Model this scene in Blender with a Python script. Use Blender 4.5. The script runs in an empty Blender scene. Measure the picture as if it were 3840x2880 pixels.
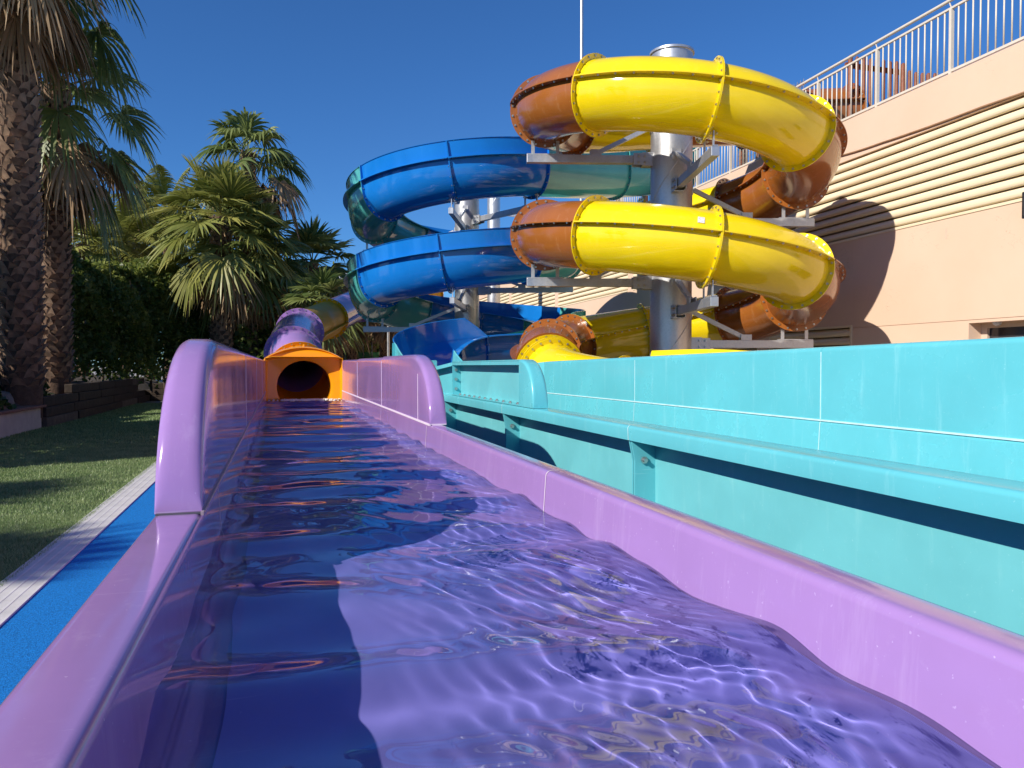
import bpy, math, random
import numpy as np
from mathutils import Vector, Matrix

R = math.radians
PI = math.pi
scene = bpy.context.scene
col = scene.collection
rng = random.Random(7)

# ------------------------------------------------------------------ camera
EYE = 1.2
cam = bpy.data.cameras.new('camera')
cam.sensor_width = 36.0
cam.lens = 27.07
cam.clip_start = 0.02
cam.clip_end = 2000
camo = bpy.data.objects.new('camera', cam)
col.objects.link(camo)
camo.location = (0, 0, EYE)
camo.rotation_euler = (R(90 - 1.34), 0, R(-16.83))
scene.camera = camo

# ------------------------------------------------------------------ sky and sun
SUN = Vector((-1.0, -0.47, 0.70)).normalized()          # towards the sun
world = bpy.data.worlds.new('World')
scene.world = world
world.use_nodes = True
wn = world.node_tree.nodes
wl = world.node_tree.links
wn.clear()
sky = wn.new('ShaderNodeTexSky')
sky.sky_type = 'NISHITA'
sky.sun_disc = False
sky.sun_elevation = math.asin(SUN.z)
sky.sun_rotation = math.atan2(SUN.x, SUN.y)
sky.altitude = 0
sky.air_density = 1.0
sky.dust_density = 0.0
sky.ozone_density = 10.0
bg = wn.new('ShaderNodeBackground')
bg.inputs['Strength'].default_value = 0.088
wo = wn.new('ShaderNodeOutputWorld')
tint = wn.new('ShaderNodeMix')                          # white balance of the blue sky, the same in every direction
tint.data_type = 'RGBA'
tint.blend_type = 'MULTIPLY'
tint.inputs[0].default_value = 1.0
tint.inputs[7].default_value = (0.66, 0.95, 1.15, 1)
wl.new(sky.outputs[0], tint.inputs[6])
wl.new(tint.outputs[2], bg.inputs['Color'])
wl.new(bg.outputs[0], wo.inputs['Surface'])

sun = bpy.data.lights.new('sun', 'SUN')
sun.energy = 5.0
sun.angle = R(0.5)
sun.color = (1.0, 0.93, 0.83)
suno = bpy.data.objects.new('sun', sun)
col.objects.link(suno)
suno.rotation_euler = SUN.to_track_quat('Z', 'Y').to_euler()
suno.location = (-20, -10, 25)
sun.cycles.is_caustics_light = True

scene.view_settings.view_transform = 'Standard'
scene.view_settings.look = 'None'
scene.view_settings.exposure = 0.3
scene.view_settings.gamma = 1.0
scene.render.engine = 'CYCLES'
scene.cycles.max_bounces = 10
scene.cycles.glossy_bounces = 5
scene.cycles.transmission_bounces = 6
scene.cycles.transparent_max_bounces = 8
scene.cycles.caustics_reflective = False
scene.cycles.caustics_refractive = True
scene.cycles.blur_glossy = 0.3
scene.cycles.sample_clamp_indirect = 6.0
scene.cycles.use_denoising = True

# ------------------------------------------------------------------ materials
MATS = {}


def new_mat(name):
    m = bpy.data.materials.new(name)
    m.use_nodes = True
    nt = m.node_tree
    b = nt.nodes['Principled BSDF']
    MATS[name] = m
    return m, nt, b


def N(nt, kind, **kw):
    n = nt.nodes.new(kind)
    for k, v in kw.items():
        if k in n.inputs:
            n.inputs[k].default_value = v
        else:
            setattr(n, k, v)
    return n


def mixc(nt, fac, a, b):
    n = nt.nodes.new('ShaderNodeMix')
    n.data_type = 'RGBA'
    for sock, val in ((n.inputs[0], fac), (n.inputs[6], a), (n.inputs[7], b)):
        if isinstance(val, (int, float)):
            sock.default_value = val
        elif isinstance(val, tuple):
            sock.default_value = val if len(val) == 4 else (*val, 1)
        else:
            nt.links.new(val, sock)
    return n.outputs[2]


def ramp(nt, src, lo, hi, a=0.0, b=1.0):
    n = nt.nodes.new('ShaderNodeMapRange')
    n.inputs['From Min'].default_value = lo
    n.inputs['From Max'].default_value = hi
    n.inputs['To Min'].default_value = a
    n.inputs['To Max'].default_value = b
    nt.links.new(src, n.inputs['Value'])
    return n.outputs[0]


def noise(nt, scale, detail=4, rough=0.55, stretch=None, coord='Object'):
    tc = nt.nodes.new('ShaderNodeTexCoord')
    n = nt.nodes.new('ShaderNodeTexNoise')
    n.inputs['Scale'].default_value = scale
    n.inputs['Detail'].default_value = detail
    n.inputs['Roughness'].default_value = rough
    src = tc.outputs[coord]
    if stretch:
        mp = nt.nodes.new('ShaderNodeMapping')
        mp.inputs['Scale'].default_value = stretch
        nt.links.new(src, mp.inputs['Vector'])
        src = mp.outputs[0]
    nt.links.new(src, n.inputs['Vector'])
    return n.outputs['Fac']


def bump(nt, b, height, strength=0.2, dist=0.01):
    n = nt.nodes.new('ShaderNodeBump')
    n.inputs['Strength'].default_value = strength
    n.inputs['Distance'].default_value = dist
    nt.links.new(height, n.inputs['Height'])
    nt.links.new(n.outputs[0], b.inputs['Normal'])
    return n


def gelcoat(name, c, rough=0.16, fade=(0.8, 0.8, 0.8), fade_amt=0.10, wave=0.12, wave_scale=3.0, streak=None, spec=0.5, coat=0.25):
    """glossy fibreglass with chalky fading, fine scratches and slow surface waviness"""
    m, nt, b = new_mat(name)
    n1 = noise(nt, 1.6, 5, 0.6)
    n2 = noise(nt, 22.0, 6, 0.7)
    n3 = noise(nt, 1.0, 6, 0.75, (9.0, 9.0, 0.9))
    dark = tuple(x * 0.86 for x in c)
    c1 = mixc(nt, ramp(nt, n1, 0.3, 0.75), dark, c)
    c2 = mixc(nt, ramp(nt, n2, 0.60, 0.86, 0.0, fade_amt), c1, fade)
    c3 = mixc(nt, ramp(nt, n3, 0.56, 0.80, 0.0, fade_amt * 1.6), c2, fade)
    tc = nt.nodes.new('ShaderNodeTexCoord')
    for rot, thr in (((0.5, 0.3, 0.9), 0.715), ((-0.6, 0.8, -0.4), 0.73)):
        mp = nt.nodes.new('ShaderNodeMapping')
        mp.inputs['Rotation'].default_value = rot
        mp.inputs['Scale'].default_value = (2.2, 75, 75)
        nt.links.new(tc.outputs['Object'], mp.inputs['Vector'])
        ns_ = nt.nodes.new('ShaderNodeTexNoise')
        ns_.inputs['Scale'].default_value = 1.0
        ns_.inputs['Detail'].default_value = 2
        nt.links.new(mp.outputs[0], ns_.inputs['Vector'])
        c3 = mixc(nt, ramp(nt, ns_.outputs['Fac'], thr, thr + 0.05, 0.0, 0.30), c3, fade)
    # fine scratches and specks
    n4 = noise(nt, 90.0, 2, 0.5)
    c4 = mixc(nt, ramp(nt, n4, 0.755, 0.80, 0.0, 0.45), c3, fade)
    nt.links.new(c4, b.inputs['Base Color'])
    rr = ramp(nt, n1, 0.25, 0.8, rough * 0.65, rough * 1.5)
    nt.links.new(rr, b.inputs['Roughness'])
    b.inputs['Specular IOR Level'].default_value = spec
    b.inputs['Coat Weight'].default_value = coat
    b.inputs['Coat Roughness'].default_value = rough * 0.5
    nw = noise(nt, wave_scale, 2, 0.4, streak)
    bump(nt, b, nw, wave, 0.02)
    return m


def plain(name, c, rough=0.6, metal=0.0, var=0.15, scale=8.0, bstr=0.0, bscale=60.0, spec=0.5):
    m, nt, b = new_mat(name)
    n1 = noise(nt, scale, 5, 0.6)
    c1 = mixc(nt, ramp(nt, n1, 0.3, 0.7), tuple(x * (1 - var) for x in c), tuple(min(1, x * (1 + var)) for x in c))
    nt.links.new(c1, b.inputs['Base Color'])
    b.inputs['Roughness'].default_value = rough
    b.inputs['Metallic'].default_value = metal
    b.inputs['Specular IOR Level'].default_value = spec
    if bstr:
        bump(nt, b, noise(nt, bscale, 3, 0.6), bstr, 0.01)
    return m


gelcoat('purple', (0.375, 0.22, 0.51), 0.13, fade=(0.72, 0.6, 0.82), fade_amt=0.12, wave=0.09, wave_scale=6.0, streak=(1, 1, 0.25))
gelcoat('floor_violet', (0.34, 0.28, 0.76), 0.2, fade=(0.55, 0.48, 0.85), fade_amt=0.05, wave=0.02)
gelcoat('cyan', (0.125, 0.53, 0.60), 0.24, fade=(0.52, 0.84, 0.86), fade_amt=0.17, wave=0.04)
gelcoat('cyan_back', (0.15, 0.52, 0.57), 0.42, fade=(0.5, 0.8, 0.8), fade_amt=0.16, wave=0.10, wave_scale=9)
gelcoat('yellow', (0.86, 0.65, 0.008), 0.10, fade=(0.92, 0.78, 0.3), fade_amt=0.06, wave=0.05)
gelcoat('orange', (0.92, 0.36, 0.006), 0.16, fade=(0.95, 0.6, 0.2), fade_amt=0.05, wave=0.05)
gelcoat('brown', (0.34, 0.112, 0.022), 0.17, fade=(0.62, 0.36, 0.2), fade_amt=0.20, wave=0.06)
gelcoat('blue', (0.008, 0.175, 0.58), 0.10, fade=(0.1, 0.35, 0.65), fade_amt=0.06, wave=0.05)
gelcoat('teal', (0.085, 0.40, 0.37), 0.12, fade=(0.3, 0.6, 0.55), fade_amt=0.08, wave=0.05)
gelcoat('tube_orange', (0.86, 0.42, 0.012), 0.45, fade=(0.9, 0.6, 0.2), fade_amt=0.10, wave=0.06, spec=0.12, coat=0.0)
plain('sealant_aqua', (0.50, 0.72, 0.74), 0.5, var=0.15)
plain('sealant', (0.70, 0.60, 0.70), 0.5, var=0.1)
plain('sealant_dirty', (0.30, 0.23, 0.27), 0.5, var=0.3)
plain('bolt', (0.55, 0.53, 0.50), 0.3, 0.9, 0.2)
plain('white_paint', (0.62, 0.56, 0.47), 0.4, 0, 0.06)
plain('flood_black', (0.02, 0.02, 0.022), 0.4)
plain('cable', (0.30, 0.17, 0.09), 0.6)
plain('sticker', (0.62, 0.62, 0.64), 0.35, 0, 0.3, 40)
plain('timber_brown', (0.20, 0.062, 0.026), 0.55, 0, 0.3, 14, 0.3, 40)
plain('net', (0.22, 0.20, 0.18), 0.8)
plain('rubber_blue', (0.008, 0.20, 0.56), 0.9, 0, 0.45, 130, 0.9, 260, 0.2)
plain('drain_white', (0.62, 0.61, 0.58), 0.5, 0, 0.12, 5, 0.1, 80)
plain('drain_dark', (0.03, 0.03, 0.03), 0.9)
plain('turf_base', (0.06, 0.11, 0.03), 0.95, 0, 0.35, 60)
plain('paving', (0.33, 0.30, 0.27), 0.85, 0, 0.2, 3, 0.25, 30)
plain('soil', (0.055, 0.04, 0.03), 0.95, 0, 0.4, 5, 0.8, 25)
plain('stone', (0.16, 0.14, 0.12), 0.9, 0, 0.35, 6, 0.5, 20)
plain('render_white', (0.50, 0.46, 0.41), 0.9, 0, 0.12, 4, 0.25, 70)
plain('cap_tile', (0.22, 0.11, 0.08), 0.8, 0, 0.3, 9, 0.2, 40)
plain('facade_pale', (0.55, 0.50, 0.44), 0.85, 0, 0.08, 2)
plain('facade_grey', (0.34, 0.34, 0.36), 0.85, 0, 0.08, 2)
plain('roof_white', (0.70, 0.72, 0.76), 0.6, 0, 0.06, 2)
plain('green_screen', (0.03, 0.13, 0.045), 0.8, 0, 0.2, 3)
plain('steel_dark', (0.12, 0.12, 0.125), 0.5, 0.6, 0.2)
plain('window_trim', (0.60, 0.47, 0.36), 0.6, 0, 0.05)


def stucco():
    m, nt, b = new_mat('stucco')
    n1 = noise(nt, 0.7, 5, 0.6)
    n2 = noise(nt, 1.0, 6, 0.7, (1, 0.6, 5.0))
    c = mixc(nt, ramp(nt, n1, 0.3, 0.7), (0.66, 0.475, 0.345), (0.70, 0.515, 0.385))
    c = mixc(nt, ramp(nt, n2, 0.62, 0.8, 0.0, 0.25), c, (0.58, 0.42, 0.30))
    # hairline cracks
    tc = nt.nodes.new('ShaderNodeTexCoord')
    mp = nt.nodes.new('ShaderNodeMapping')
    mp.inputs['Scale'].default_value = (1, 1.6, 3.4)
    nt.links.new(tc.outputs['Object'], mp.inputs['Vector'])
    v = nt.nodes.new('ShaderNodeTexVoronoi')
    v.feature = 'DISTANCE_TO_EDGE'
    v.inputs['Scale'].default_value = 1.1
    nd = nt.nodes.new('ShaderNodeTexNoise')
    nd.inputs['Scale'].default_value = 3
    nt.links.new(mp.outputs[0], nd.inputs['Vector'])
    ad = nt.nodes.new('ShaderNodeVectorMath')
    ad.operation = 'ADD'
    nt.links.new(mp.outputs[0], ad.inputs[0])
    nt.links.new(nd.outputs['Color'], ad.inputs[1])
    nt.links.new(ad.outputs[0], v.inputs['Vector'])
    n5 = noise(nt, 0.9, 3, 0.5)
    mu = nt.nodes.new('ShaderNodeMath')
    mu.operation = 'MULTIPLY'
    nt.links.new(ramp(nt, v.outputs['Distance'], 0.0, 0.006, 0.5, 0.0), mu.inputs[0])
    nt.links.new(ramp(nt, n5, 0.56, 0.64), mu.inputs[1])
    c = mixc(nt, mu.outputs[0], c, (0.30, 0.19, 0.12))
    nt.links.new(c, b.inputs['Base Color'])
    b.inputs['Roughness'].default_value = 0.9
    b.inputs['Specular IOR Level'].default_value = 0.2
    bump(nt, b, noise(nt, 95, 4, 0.7), 0.35, 0.006)


stucco()


def slat_mat():
    m, nt, b = new_mat('slat_cream')
    n1 = noise(nt, 1.0, 5, 0.7, (1, 0.25, 14))
    c = mixc(nt, ramp(nt, n1, 0.42, 0.75), (0.80, 0.69, 0.49), (0.70, 0.54, 0.33))
    nt.links.new(c, b.inputs['Base Color'])
    b.inputs['Roughness'].default_value = 0.6


slat_mat()
plain('louvre_back', (0.55, 0.40, 0.26), 0.9)


def galvanised():
    m, nt, b = new_mat('galvanised')
    tc = nt.nodes.new('ShaderNodeTexCoord')
    v = nt.nodes.new('ShaderNodeTexVoronoi')
    v.inputs['Scale'].default_value = 26
    nt.links.new(tc.outputs['Object'], v.inputs['Vector'])
    n1 = noise(nt, 3, 6, 0.65, (1, 1, 0.5))
    c = mixc(nt, ramp(nt, n1, 0.3, 0.7), (0.40, 0.41, 0.43), (0.58, 0.59, 0.60))
    c = mixc(nt, ramp(nt, v.outputs['Distance'], 0.0, 0.6, 0.0, 0.35), c, (0.66, 0.67, 0.68))
    n2 = noise(nt, 2.2, 6, 0.7)
    c = mixc(nt, ramp(nt, n2, 0.62, 0.74, 0.0, 0.5), c, (0.30, 0.24, 0.19))
    nt.links.new(c, b.inputs['Base Color'])
    b.inputs['Metallic'].default_value = 0.75
    nt.links.new(ramp(nt, n1, 0.3, 0.7, 0.32, 0.5), b.inputs['Roughness'])
    bump(nt, b, v.outputs['Distance'], 0.08, 0.004)


galvanised()


def glass_dark():
    m, nt, b = new_mat('window_glass')
    b.inputs['Base Color'].default_value = (0.03, 0.03, 0.035, 1)
    b.inputs['Roughness'].default_value = 0.06
    b.inputs['Specular IOR Level'].default_value = 0.6


glass_dark()


def leaf_mat(name, a, bcol, trans=0.25, rough=0.45, hue_scale=0.8):
    m, nt, b = new_mat(name)
    n1 = noise(nt, hue_scale, 3, 0.6)
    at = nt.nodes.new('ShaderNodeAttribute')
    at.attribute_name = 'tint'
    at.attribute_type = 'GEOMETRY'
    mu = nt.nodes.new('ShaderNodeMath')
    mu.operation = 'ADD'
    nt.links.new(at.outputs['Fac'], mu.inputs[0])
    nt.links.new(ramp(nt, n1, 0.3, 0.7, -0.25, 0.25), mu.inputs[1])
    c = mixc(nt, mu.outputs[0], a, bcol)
    nt.links.new(c, b.inputs['Base Color'])
    b.inputs['Roughness'].default_value = rough
    b.inputs['Specular IOR Level'].default_value = 0.4
    tr = nt.nodes.new('ShaderNodeBsdfTranslucent')
    nt.links.new(c, tr.inputs['Color'])
    mx = nt.nodes.new('ShaderNodeMixShader')
    mx.inputs[0].default_value = trans
    out = nt.nodes['Material Output']
    nt.links.new(b.outputs[0], mx.inputs[1])
    nt.links.new(tr.outputs[0], mx.inputs[2])
    nt.links.new(mx.outputs[0], out.inputs['Surface'])


leaf_mat('palm_green', (0.065, 0.115, 0.028), (0.28, 0.32, 0.10), 0.35, 0.38)
leaf_mat('palm_yellow', (0.13, 0.17, 0.03), (0.36, 0.34, 0.09), 0.3, 0.4)
leaf_mat('palm_dead', (0.20, 0.11, 0.05), (0.42, 0.29, 0.16), 0.15, 0.7)
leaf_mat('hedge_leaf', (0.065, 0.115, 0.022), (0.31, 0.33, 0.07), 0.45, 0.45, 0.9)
leaf_mat('ivy_leaf', (0.025, 0.07, 0.016), (0.09, 0.15, 0.04), 0.2, 0.4, 1.2)
leaf_mat('turf_blade', (0.10, 0.19, 0.05), (0.40, 0.48, 0.22), 0.25, 0.4, 3.0)
plain('trunk_fibre', (0.11, 0.065, 0.04), 0.95, 0, 0.4, 12, 0.8, 30)
plain('leaf_base', (0.26, 0.17, 0.11), 0.85, 0, 0.5, 5, 0.3, 40)
plain('bark', (0.07, 0.05, 0.035), 0.95, 0, 0.4, 10, 0.8, 20)
plain('sleeper', (0.045, 0.03, 0.02), 0.9, 0, 0.4, 6, 0.5, 30)
plain('sleeper_pale', (0.11, 0.085, 0.065), 0.9, 0, 0.4, 6, 0.5, 30)


def water_mat():
    m = bpy.data.materials.new('water')
    m.use_nodes = True
    nt = m.node_tree
    nt.nodes.clear()
    g = nt.nodes.new('ShaderNodeBsdfGlass')
    g.inputs['IOR'].default_value = 1.33
    g.inputs['Roughness'].default_value = 0.0
    g.inputs['Color'].default_value = (0.90, 0.96, 1.0, 1)
    o = nt.nodes.new('ShaderNodeOutputMaterial')
    nt.links.new(g.outputs[0], o.inputs['Surface'])
    MATS['water'] = m


water_mat()

# ------------------------------------------------------------------ builders
WLOC = {}


def tag(o, label=None, cat=None, group=None, kind=None):
    if label:
        o['label'] = label
    if cat:
        o['category'] = cat
    if group:
        o['group'] = group
    if kind:
        o['kind'] = kind
    return o


def thing(name, loc, label, cat, group=None, rz=0.0):
    o = bpy.data.objects.new(name, None)
    o.empty_display_size = 0.2
    col.objects.link(o)
    o.location = loc
    o.rotation_euler = (0, 0, rz)
    WLOC[o.name] = Vector(loc)
    return tag(o, label, cat, group)


def link(name, me, mat, parent=None, local=False, center=None):
    """verts are in world space (or in the parent's frame if local); the origin moves to their centre"""
    n = len(me.vertices)
    co = np.empty(n * 3, dtype=np.float32)
    me.vertices.foreach_get('co', co)
    co = co.reshape(-1, 3)
    c = (co.min(0) + co.max(0)) / 2 if center is None else np.array(center)
    co = co - c
    me.vertices.foreach_set('co', co.astype(np.float32).ravel())
    me.update()
    if mat:
        me.materials.append(MATS[mat])
    o = bpy.data.objects.new(name, me)
    col.objects.link(o)
    c = Vector([float(x) for x in c])
    if parent is not None:
        o.parent = parent
        o.location = c if local else c - WLOC[parent.name]
        if local and parent.name in LOCALF:
            o.location = c - LOCALF[parent.name]
        if local:
            LOCALF[o.name] = c
        WLOC[o.name] = c
    else:
        o.location = c
        WLOC[o.name] = c
    return o


LOCALF = {}


class MB:
    def __init__(self):
        self.v = []
        self.f = []

    def add(self, vs, fs):
        b = len(self.v)
        self.v.extend([tuple(map(float, p)) for p in vs])
        self.f.extend([tuple(i + b for i in f) for f in fs])
        return self

    def box(self, x0, x1, y0, y1, z0, z1):
        vs = [(x, y, z) for z in (z0, z1) for y in (y0, y1) for x in (x0, x1)]
        return self.add(vs, [(0, 2, 3, 1), (4, 5, 7, 6), (0, 1, 5, 4), (2, 6, 7, 3), (0, 4, 6, 2), (1, 3, 7, 5)])

    def beam(self, a, b, w, h, up=(0, 0, 1)):
        a, b = Vector(a), Vector(b)
        t = (b - a).normalized()
        s = t.cross(Vector(up))
        if s.length < 1e-4:
            s = t.cross(Vector((1, 0, 0)))
        s.normalize()
        u = s.cross(t)
        vs = []
        for p in (a, b):
            for (i, j) in ((-1, -1), (1, -1), (1, 1), (-1, 1)):
                vs.append(p + s * (i * w / 2) + u * (j * h / 2))
        return self.add(vs, [(3, 2, 1, 0), (4, 5, 6, 7), (0, 1, 5, 4), (1, 2, 6, 5), (2, 3, 7, 6), (3, 0, 4, 7)])

    def rod(self, pts, r, n=8, cap=True):
        pts = [Vector(p) for p in pts]
        rs = r if isinstance(r, (list, tuple)) else [r] * len(pts)
        vs, fs = [], []
        for i, p in enumerate(pts):
            t = (pts[min(i + 1, len(pts) - 1)] - pts[max(i - 1, 0)]).normalized()
            ref = Vector((0, 0, 1)) if abs(t.z) < 0.9 else Vector((1, 0, 0))
            s = t.cross(ref).normalized()
            u = s.cross(t)
            for k in range(n):
                a = 2 * PI * k / n
                vs.append(p + (s * math.cos(a) + u * math.sin(a)) * rs[i])
        for i in range(len(pts) - 1):
            for k in range(n):
                k2 = (k + 1) % n
                fs.append((i * n + k, i * n + k2, (i + 1) * n + k2, (i + 1) * n + k))
        if cap:
            fs.append(tuple(range(n))[::-1])
            fs.append(tuple((len(pts) - 1) * n + k for k in range(n)))
        return self.add(vs, fs)

    def grid(self, rows, closed_u=False, closed_v=False, flip=False):
        """rows: list of lists of points"""
        nr, nc = len(rows), len(rows[0])
        vs = [p for r in rows for p in r]
        fs = []
        for i in range(nr if closed_v else nr - 1):
            for k in range(nc if closed_u else nc - 1):
                a, b = i * nc + k, i * nc + (k + 1) % nc
                i2 = (i + 1) % nr
                c, d = i2 * nc + (k + 1) % nc, i2 * nc + k
                fs.append((a, d, c, b) if flip else (a, b, c, d))
        return self.add(vs, fs)

    def extrude(self, prof, y0, y1, closed=True, caps=True, ys=None):
        """prof: (x,z) closed polygon, swept along y"""
        ys = ys or [y0, y1]
        rows = [[(x, y, z) for (x, z) in prof] for y in ys]
        self.grid(rows, closed_u=closed)
        return self

    def mesh(self, name):
        me = bpy.data.meshes.new(name)
        me.from_pydata(self.v, [], self.f)
        return me

    def build(self, name, mat, parent=None, smooth=None, local=False, bevel=0.0, kind=None, label=None, solid=0.0, fixn=False):
        me = self.mesh(name)
        if fixn or bevel:
            import bmesh
            bm = bmesh.new()
            bm.from_mesh(me)
            bmesh.ops.remove_doubles(bm, verts=bm.verts, dist=1e-5)
            bmesh.ops.recalc_face_normals(bm, faces=bm.faces)
            bm.to_mesh(me)
            bm.free()
        if smooth:
            me.polygons.foreach_set('use_smooth', [True] * len(me.polygons))
            me.set_sharp_from_angle(angle=R(smooth))
        o = link(name, me, mat, parent, local)
        if bevel:
            md = o.modifiers.new('bevel', 'BEVEL')
            md.width = bevel
            md.segments = 2
            md.limit_method = 'ANGLE'
            md.angle_limit = R(40)
        if solid:
            md = o.modifiers.new('solid', 'SOLIDIFY')
            md.thickness = solid
            md.offset = 0
        if kind:
            o['kind'] = kind
        if label:
            o['label'] = label
        return o


def np_mesh(name, verts, faces, tint=None):
    """verts (n,3), faces (m,k) of one size"""
    verts = np.asarray(verts, dtype=np.float32)
    faces = np.asarray(faces, dtype=np.int32)
    m, k = faces.shape
    me = bpy.data.meshes.new(name)
    me.vertices.add(len(verts))
    me.vertices.foreach_set('co', verts.ravel())
    me.loops.add(m * k)
    me.loops.foreach_set('vertex_index', faces.ravel())
    me.polygons.add(m)
    me.polygons.foreach_set('loop_start', np.arange(0, m * k, k, dtype=np.int32))
    me.polygons.foreach_set('loop_total', np.full(m, k, dtype=np.int32))
    me.update(calc_edges=True)
    if tint is not None:
        a = me.attributes.new('tint', 'FLOAT', 'POINT')
        a.data.foreach_set('value', np.asarray(tint, dtype=np.float32))
    return me


def struct(o):
    o['kind'] = 'structure'
    return o


# ------------------------------------------------------------------ ground
g = MB().box(-400, 400, -300, 900, -0.5, -0.02).build('ground', 'paving')
struct(g)
g = MB().box(-4.45, -1.478, -3, 27, -0.018, 0.0).build('lawn', 'turf_base')
struct(g)
g = MB().box(-1.232, -0.2, -3, 34, -0.016, 0.004).build('path', 'rubber_blue')
struct(g)

# turf blades
r_ = np.random.default_rng(3)


def turf(n, x0, x1, y0, y1, hmin, hmax, wid):
    x = r_.uniform(x0, x1, n)
    y = r_.uniform(y0, y1, n)
    a = r_.uniform(0, 2 * PI, n)
    h = r_.uniform(hmin, hmax, n)
    lean = r_.uniform(0.1, 0.9, n) * h
    la = r_.uniform(0, 2 * PI, n)
    w = wid * r_.uniform(0.7, 1.3, n)
    p0 = np.stack([x - np.cos(a) * w, y - np.sin(a) * w, np.full(n, -0.004)], 1)
    p1 = np.stack([x + np.cos(a) * w, y + np.sin(a) * w, np.full(n, -0.004)], 1)
    p2 = np.stack([x + np.cos(la) * lean, y + np.sin(la) * lean, h], 1)
    V = np.stack([p0, p1, p2], 1).reshape(-1, 3)
    F = np.arange(n * 3).reshape(-1, 3)
    t = np.repeat(np.clip(r_.normal(0.45, 0.28, n), 0, 1), 3)
    return V, F, t


Vs, Fs, Ts, off = [], [], [], 0
for args in ((170000, -3.2, -1.44, 3.0, 7.0, 0.012, 0.03, 0.0022), (150000, -4.4, -1.44, 7.0, 13, 0.012, 0.032, 0.0034),
             (80000, -4.4, -1.44, 13, 27, 0.014, 0.04, 0.007)):
    V, F, t = turf(*args)
    Vs.append(V); Fs.append(F + off); Ts.append(t); off += len(V)
me = np_mesh('grass', np.concatenate(Vs), np.concatenate(Fs), np.concatenate(Ts))
o = link('grass', me, 'turf_blade')
tag(o, 'short green synthetic turf beside the white drain', 'grass', kind='stuff')

# drain channel: grate panels sharing one mesh
dr = thing('drain_channel', (-1.355, 10, 0), 'white slotted drain channel between lawn and blue rubber path', 'drain')
MB().box(-1.476, -1.234, -3, 34, -0.10, -0.03).build('channel', 'drain_dark', dr)
gm = MB()
for i in range(5):
    x = -0.120 + i * 0.0575
    gm.box(x, x + 0.012, -0.248, 0.248, -0.014, 0.010)
for k in range(36):
    y = -0.246 + k * 0.0138
    gm.box(-0.119, 0.121, y, y + 0.0085, -0.010, 0.0085)
gmesh = gm.mesh('grate')
gmesh.materials.append(MATS['drain_white'])
for k in range(60):
    o = bpy.data.objects.new('grate', gmesh)
    col.objects.link(o)
    o.parent = dr
    o.location = (0, 1.2 + k * 0.5 - 10, 0.003)

# ------------------------------------------------------------------ lane profiles
RAIL = 0.78
FLOOR = 0.40


def arc(cx, cz, r, a0, a1, n=4):
    return [(cx + r * math.cos(R(a0 + (a1 - a0) * i / n)), cz + r * math.sin(R(a0 + (a1 - a0) * i / n))) for i in range(n + 1)]


def trough_profile(xlo, xli, xri, xro, rail, floor, r=0.022, drop=0.085):
    """open line from the left lip's hem, over the rims and the floor, to the right lip's hem"""
    p = [(xlo + 0.004, rail - drop)]
    p += arc(xlo + r, rail - r, r, 180, 90)
    p += arc(xli - r, rail - r, r, 90, 0)
    p += arc(xli + 0.02 + 0.06, floor + 0.06, 0.06, 180, 270)
    p += arc(xri - 0.02 - 0.06, floor + 0.06, 0.06, 270, 360)
    p += arc(xri + r, rail - r, r, 180, 90)
    p += arc(xro - r, rail - r, r, 90, 0)
    p += [(xro - 0.004, rail - drop)]
    return p


def offset_line(p, d):
    """offset an open 2-D line to its right side by d"""
    out = []
    for i in range(len(p)):
        a = p[max(i - 1, 0)]
        b = p[min(i + 1, len(p) - 1)]
        tx, tz = b[0] - a[0], b[1] - a[1]
        L = math.hypot(tx, tz) or 1
        out.append((p[i][0] + tz / L * d, p[i][1] - tx / L * d))
    return out


def lane_segment(name, mat, parent, prof, y0, y1, th=0.012):
    under = offset_line(prof, th)
    ring = prof + under[::-1]
    m = MB()
    m.grid([[(x, y, z) for (x, z) in ring] for y in (y0, y1)], closed_u=True)
    n = len(prof)
    b = len(m.v)
    for y in (y0, y1):
        m.add([(x, y, z) for (x, z) in ring], [])
    for s in range(2):
        o_ = b + s * 2 * n
        for i in range(n - 1):
            f = (o_ + i, o_ + i + 1, o_ + 2 * n - 2 - i, o_ + 2 * n - 1 - i)
            m.f.append(f if s else f[::-1])
    return m.build(name, mat, parent, smooth=50, fixn=True)


def seam_strip(parent, prof, y, w=0.007, proud=0.0018, i0=0, i1=None, mat='sealant'):
    p = prof[i0:i1]
    up = offset_line(p, -proud)
    lo = offset_line(p, 0.002)
    m = MB()
    ring = up + lo[::-1]
    m.grid([[(x, yy, z) for (x, z) in ring] for yy in (y - w / 2, y + w / 2)], closed_u=True)
    return m.build('sealant_seam', mat, parent, smooth=50, fixn=True)


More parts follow.
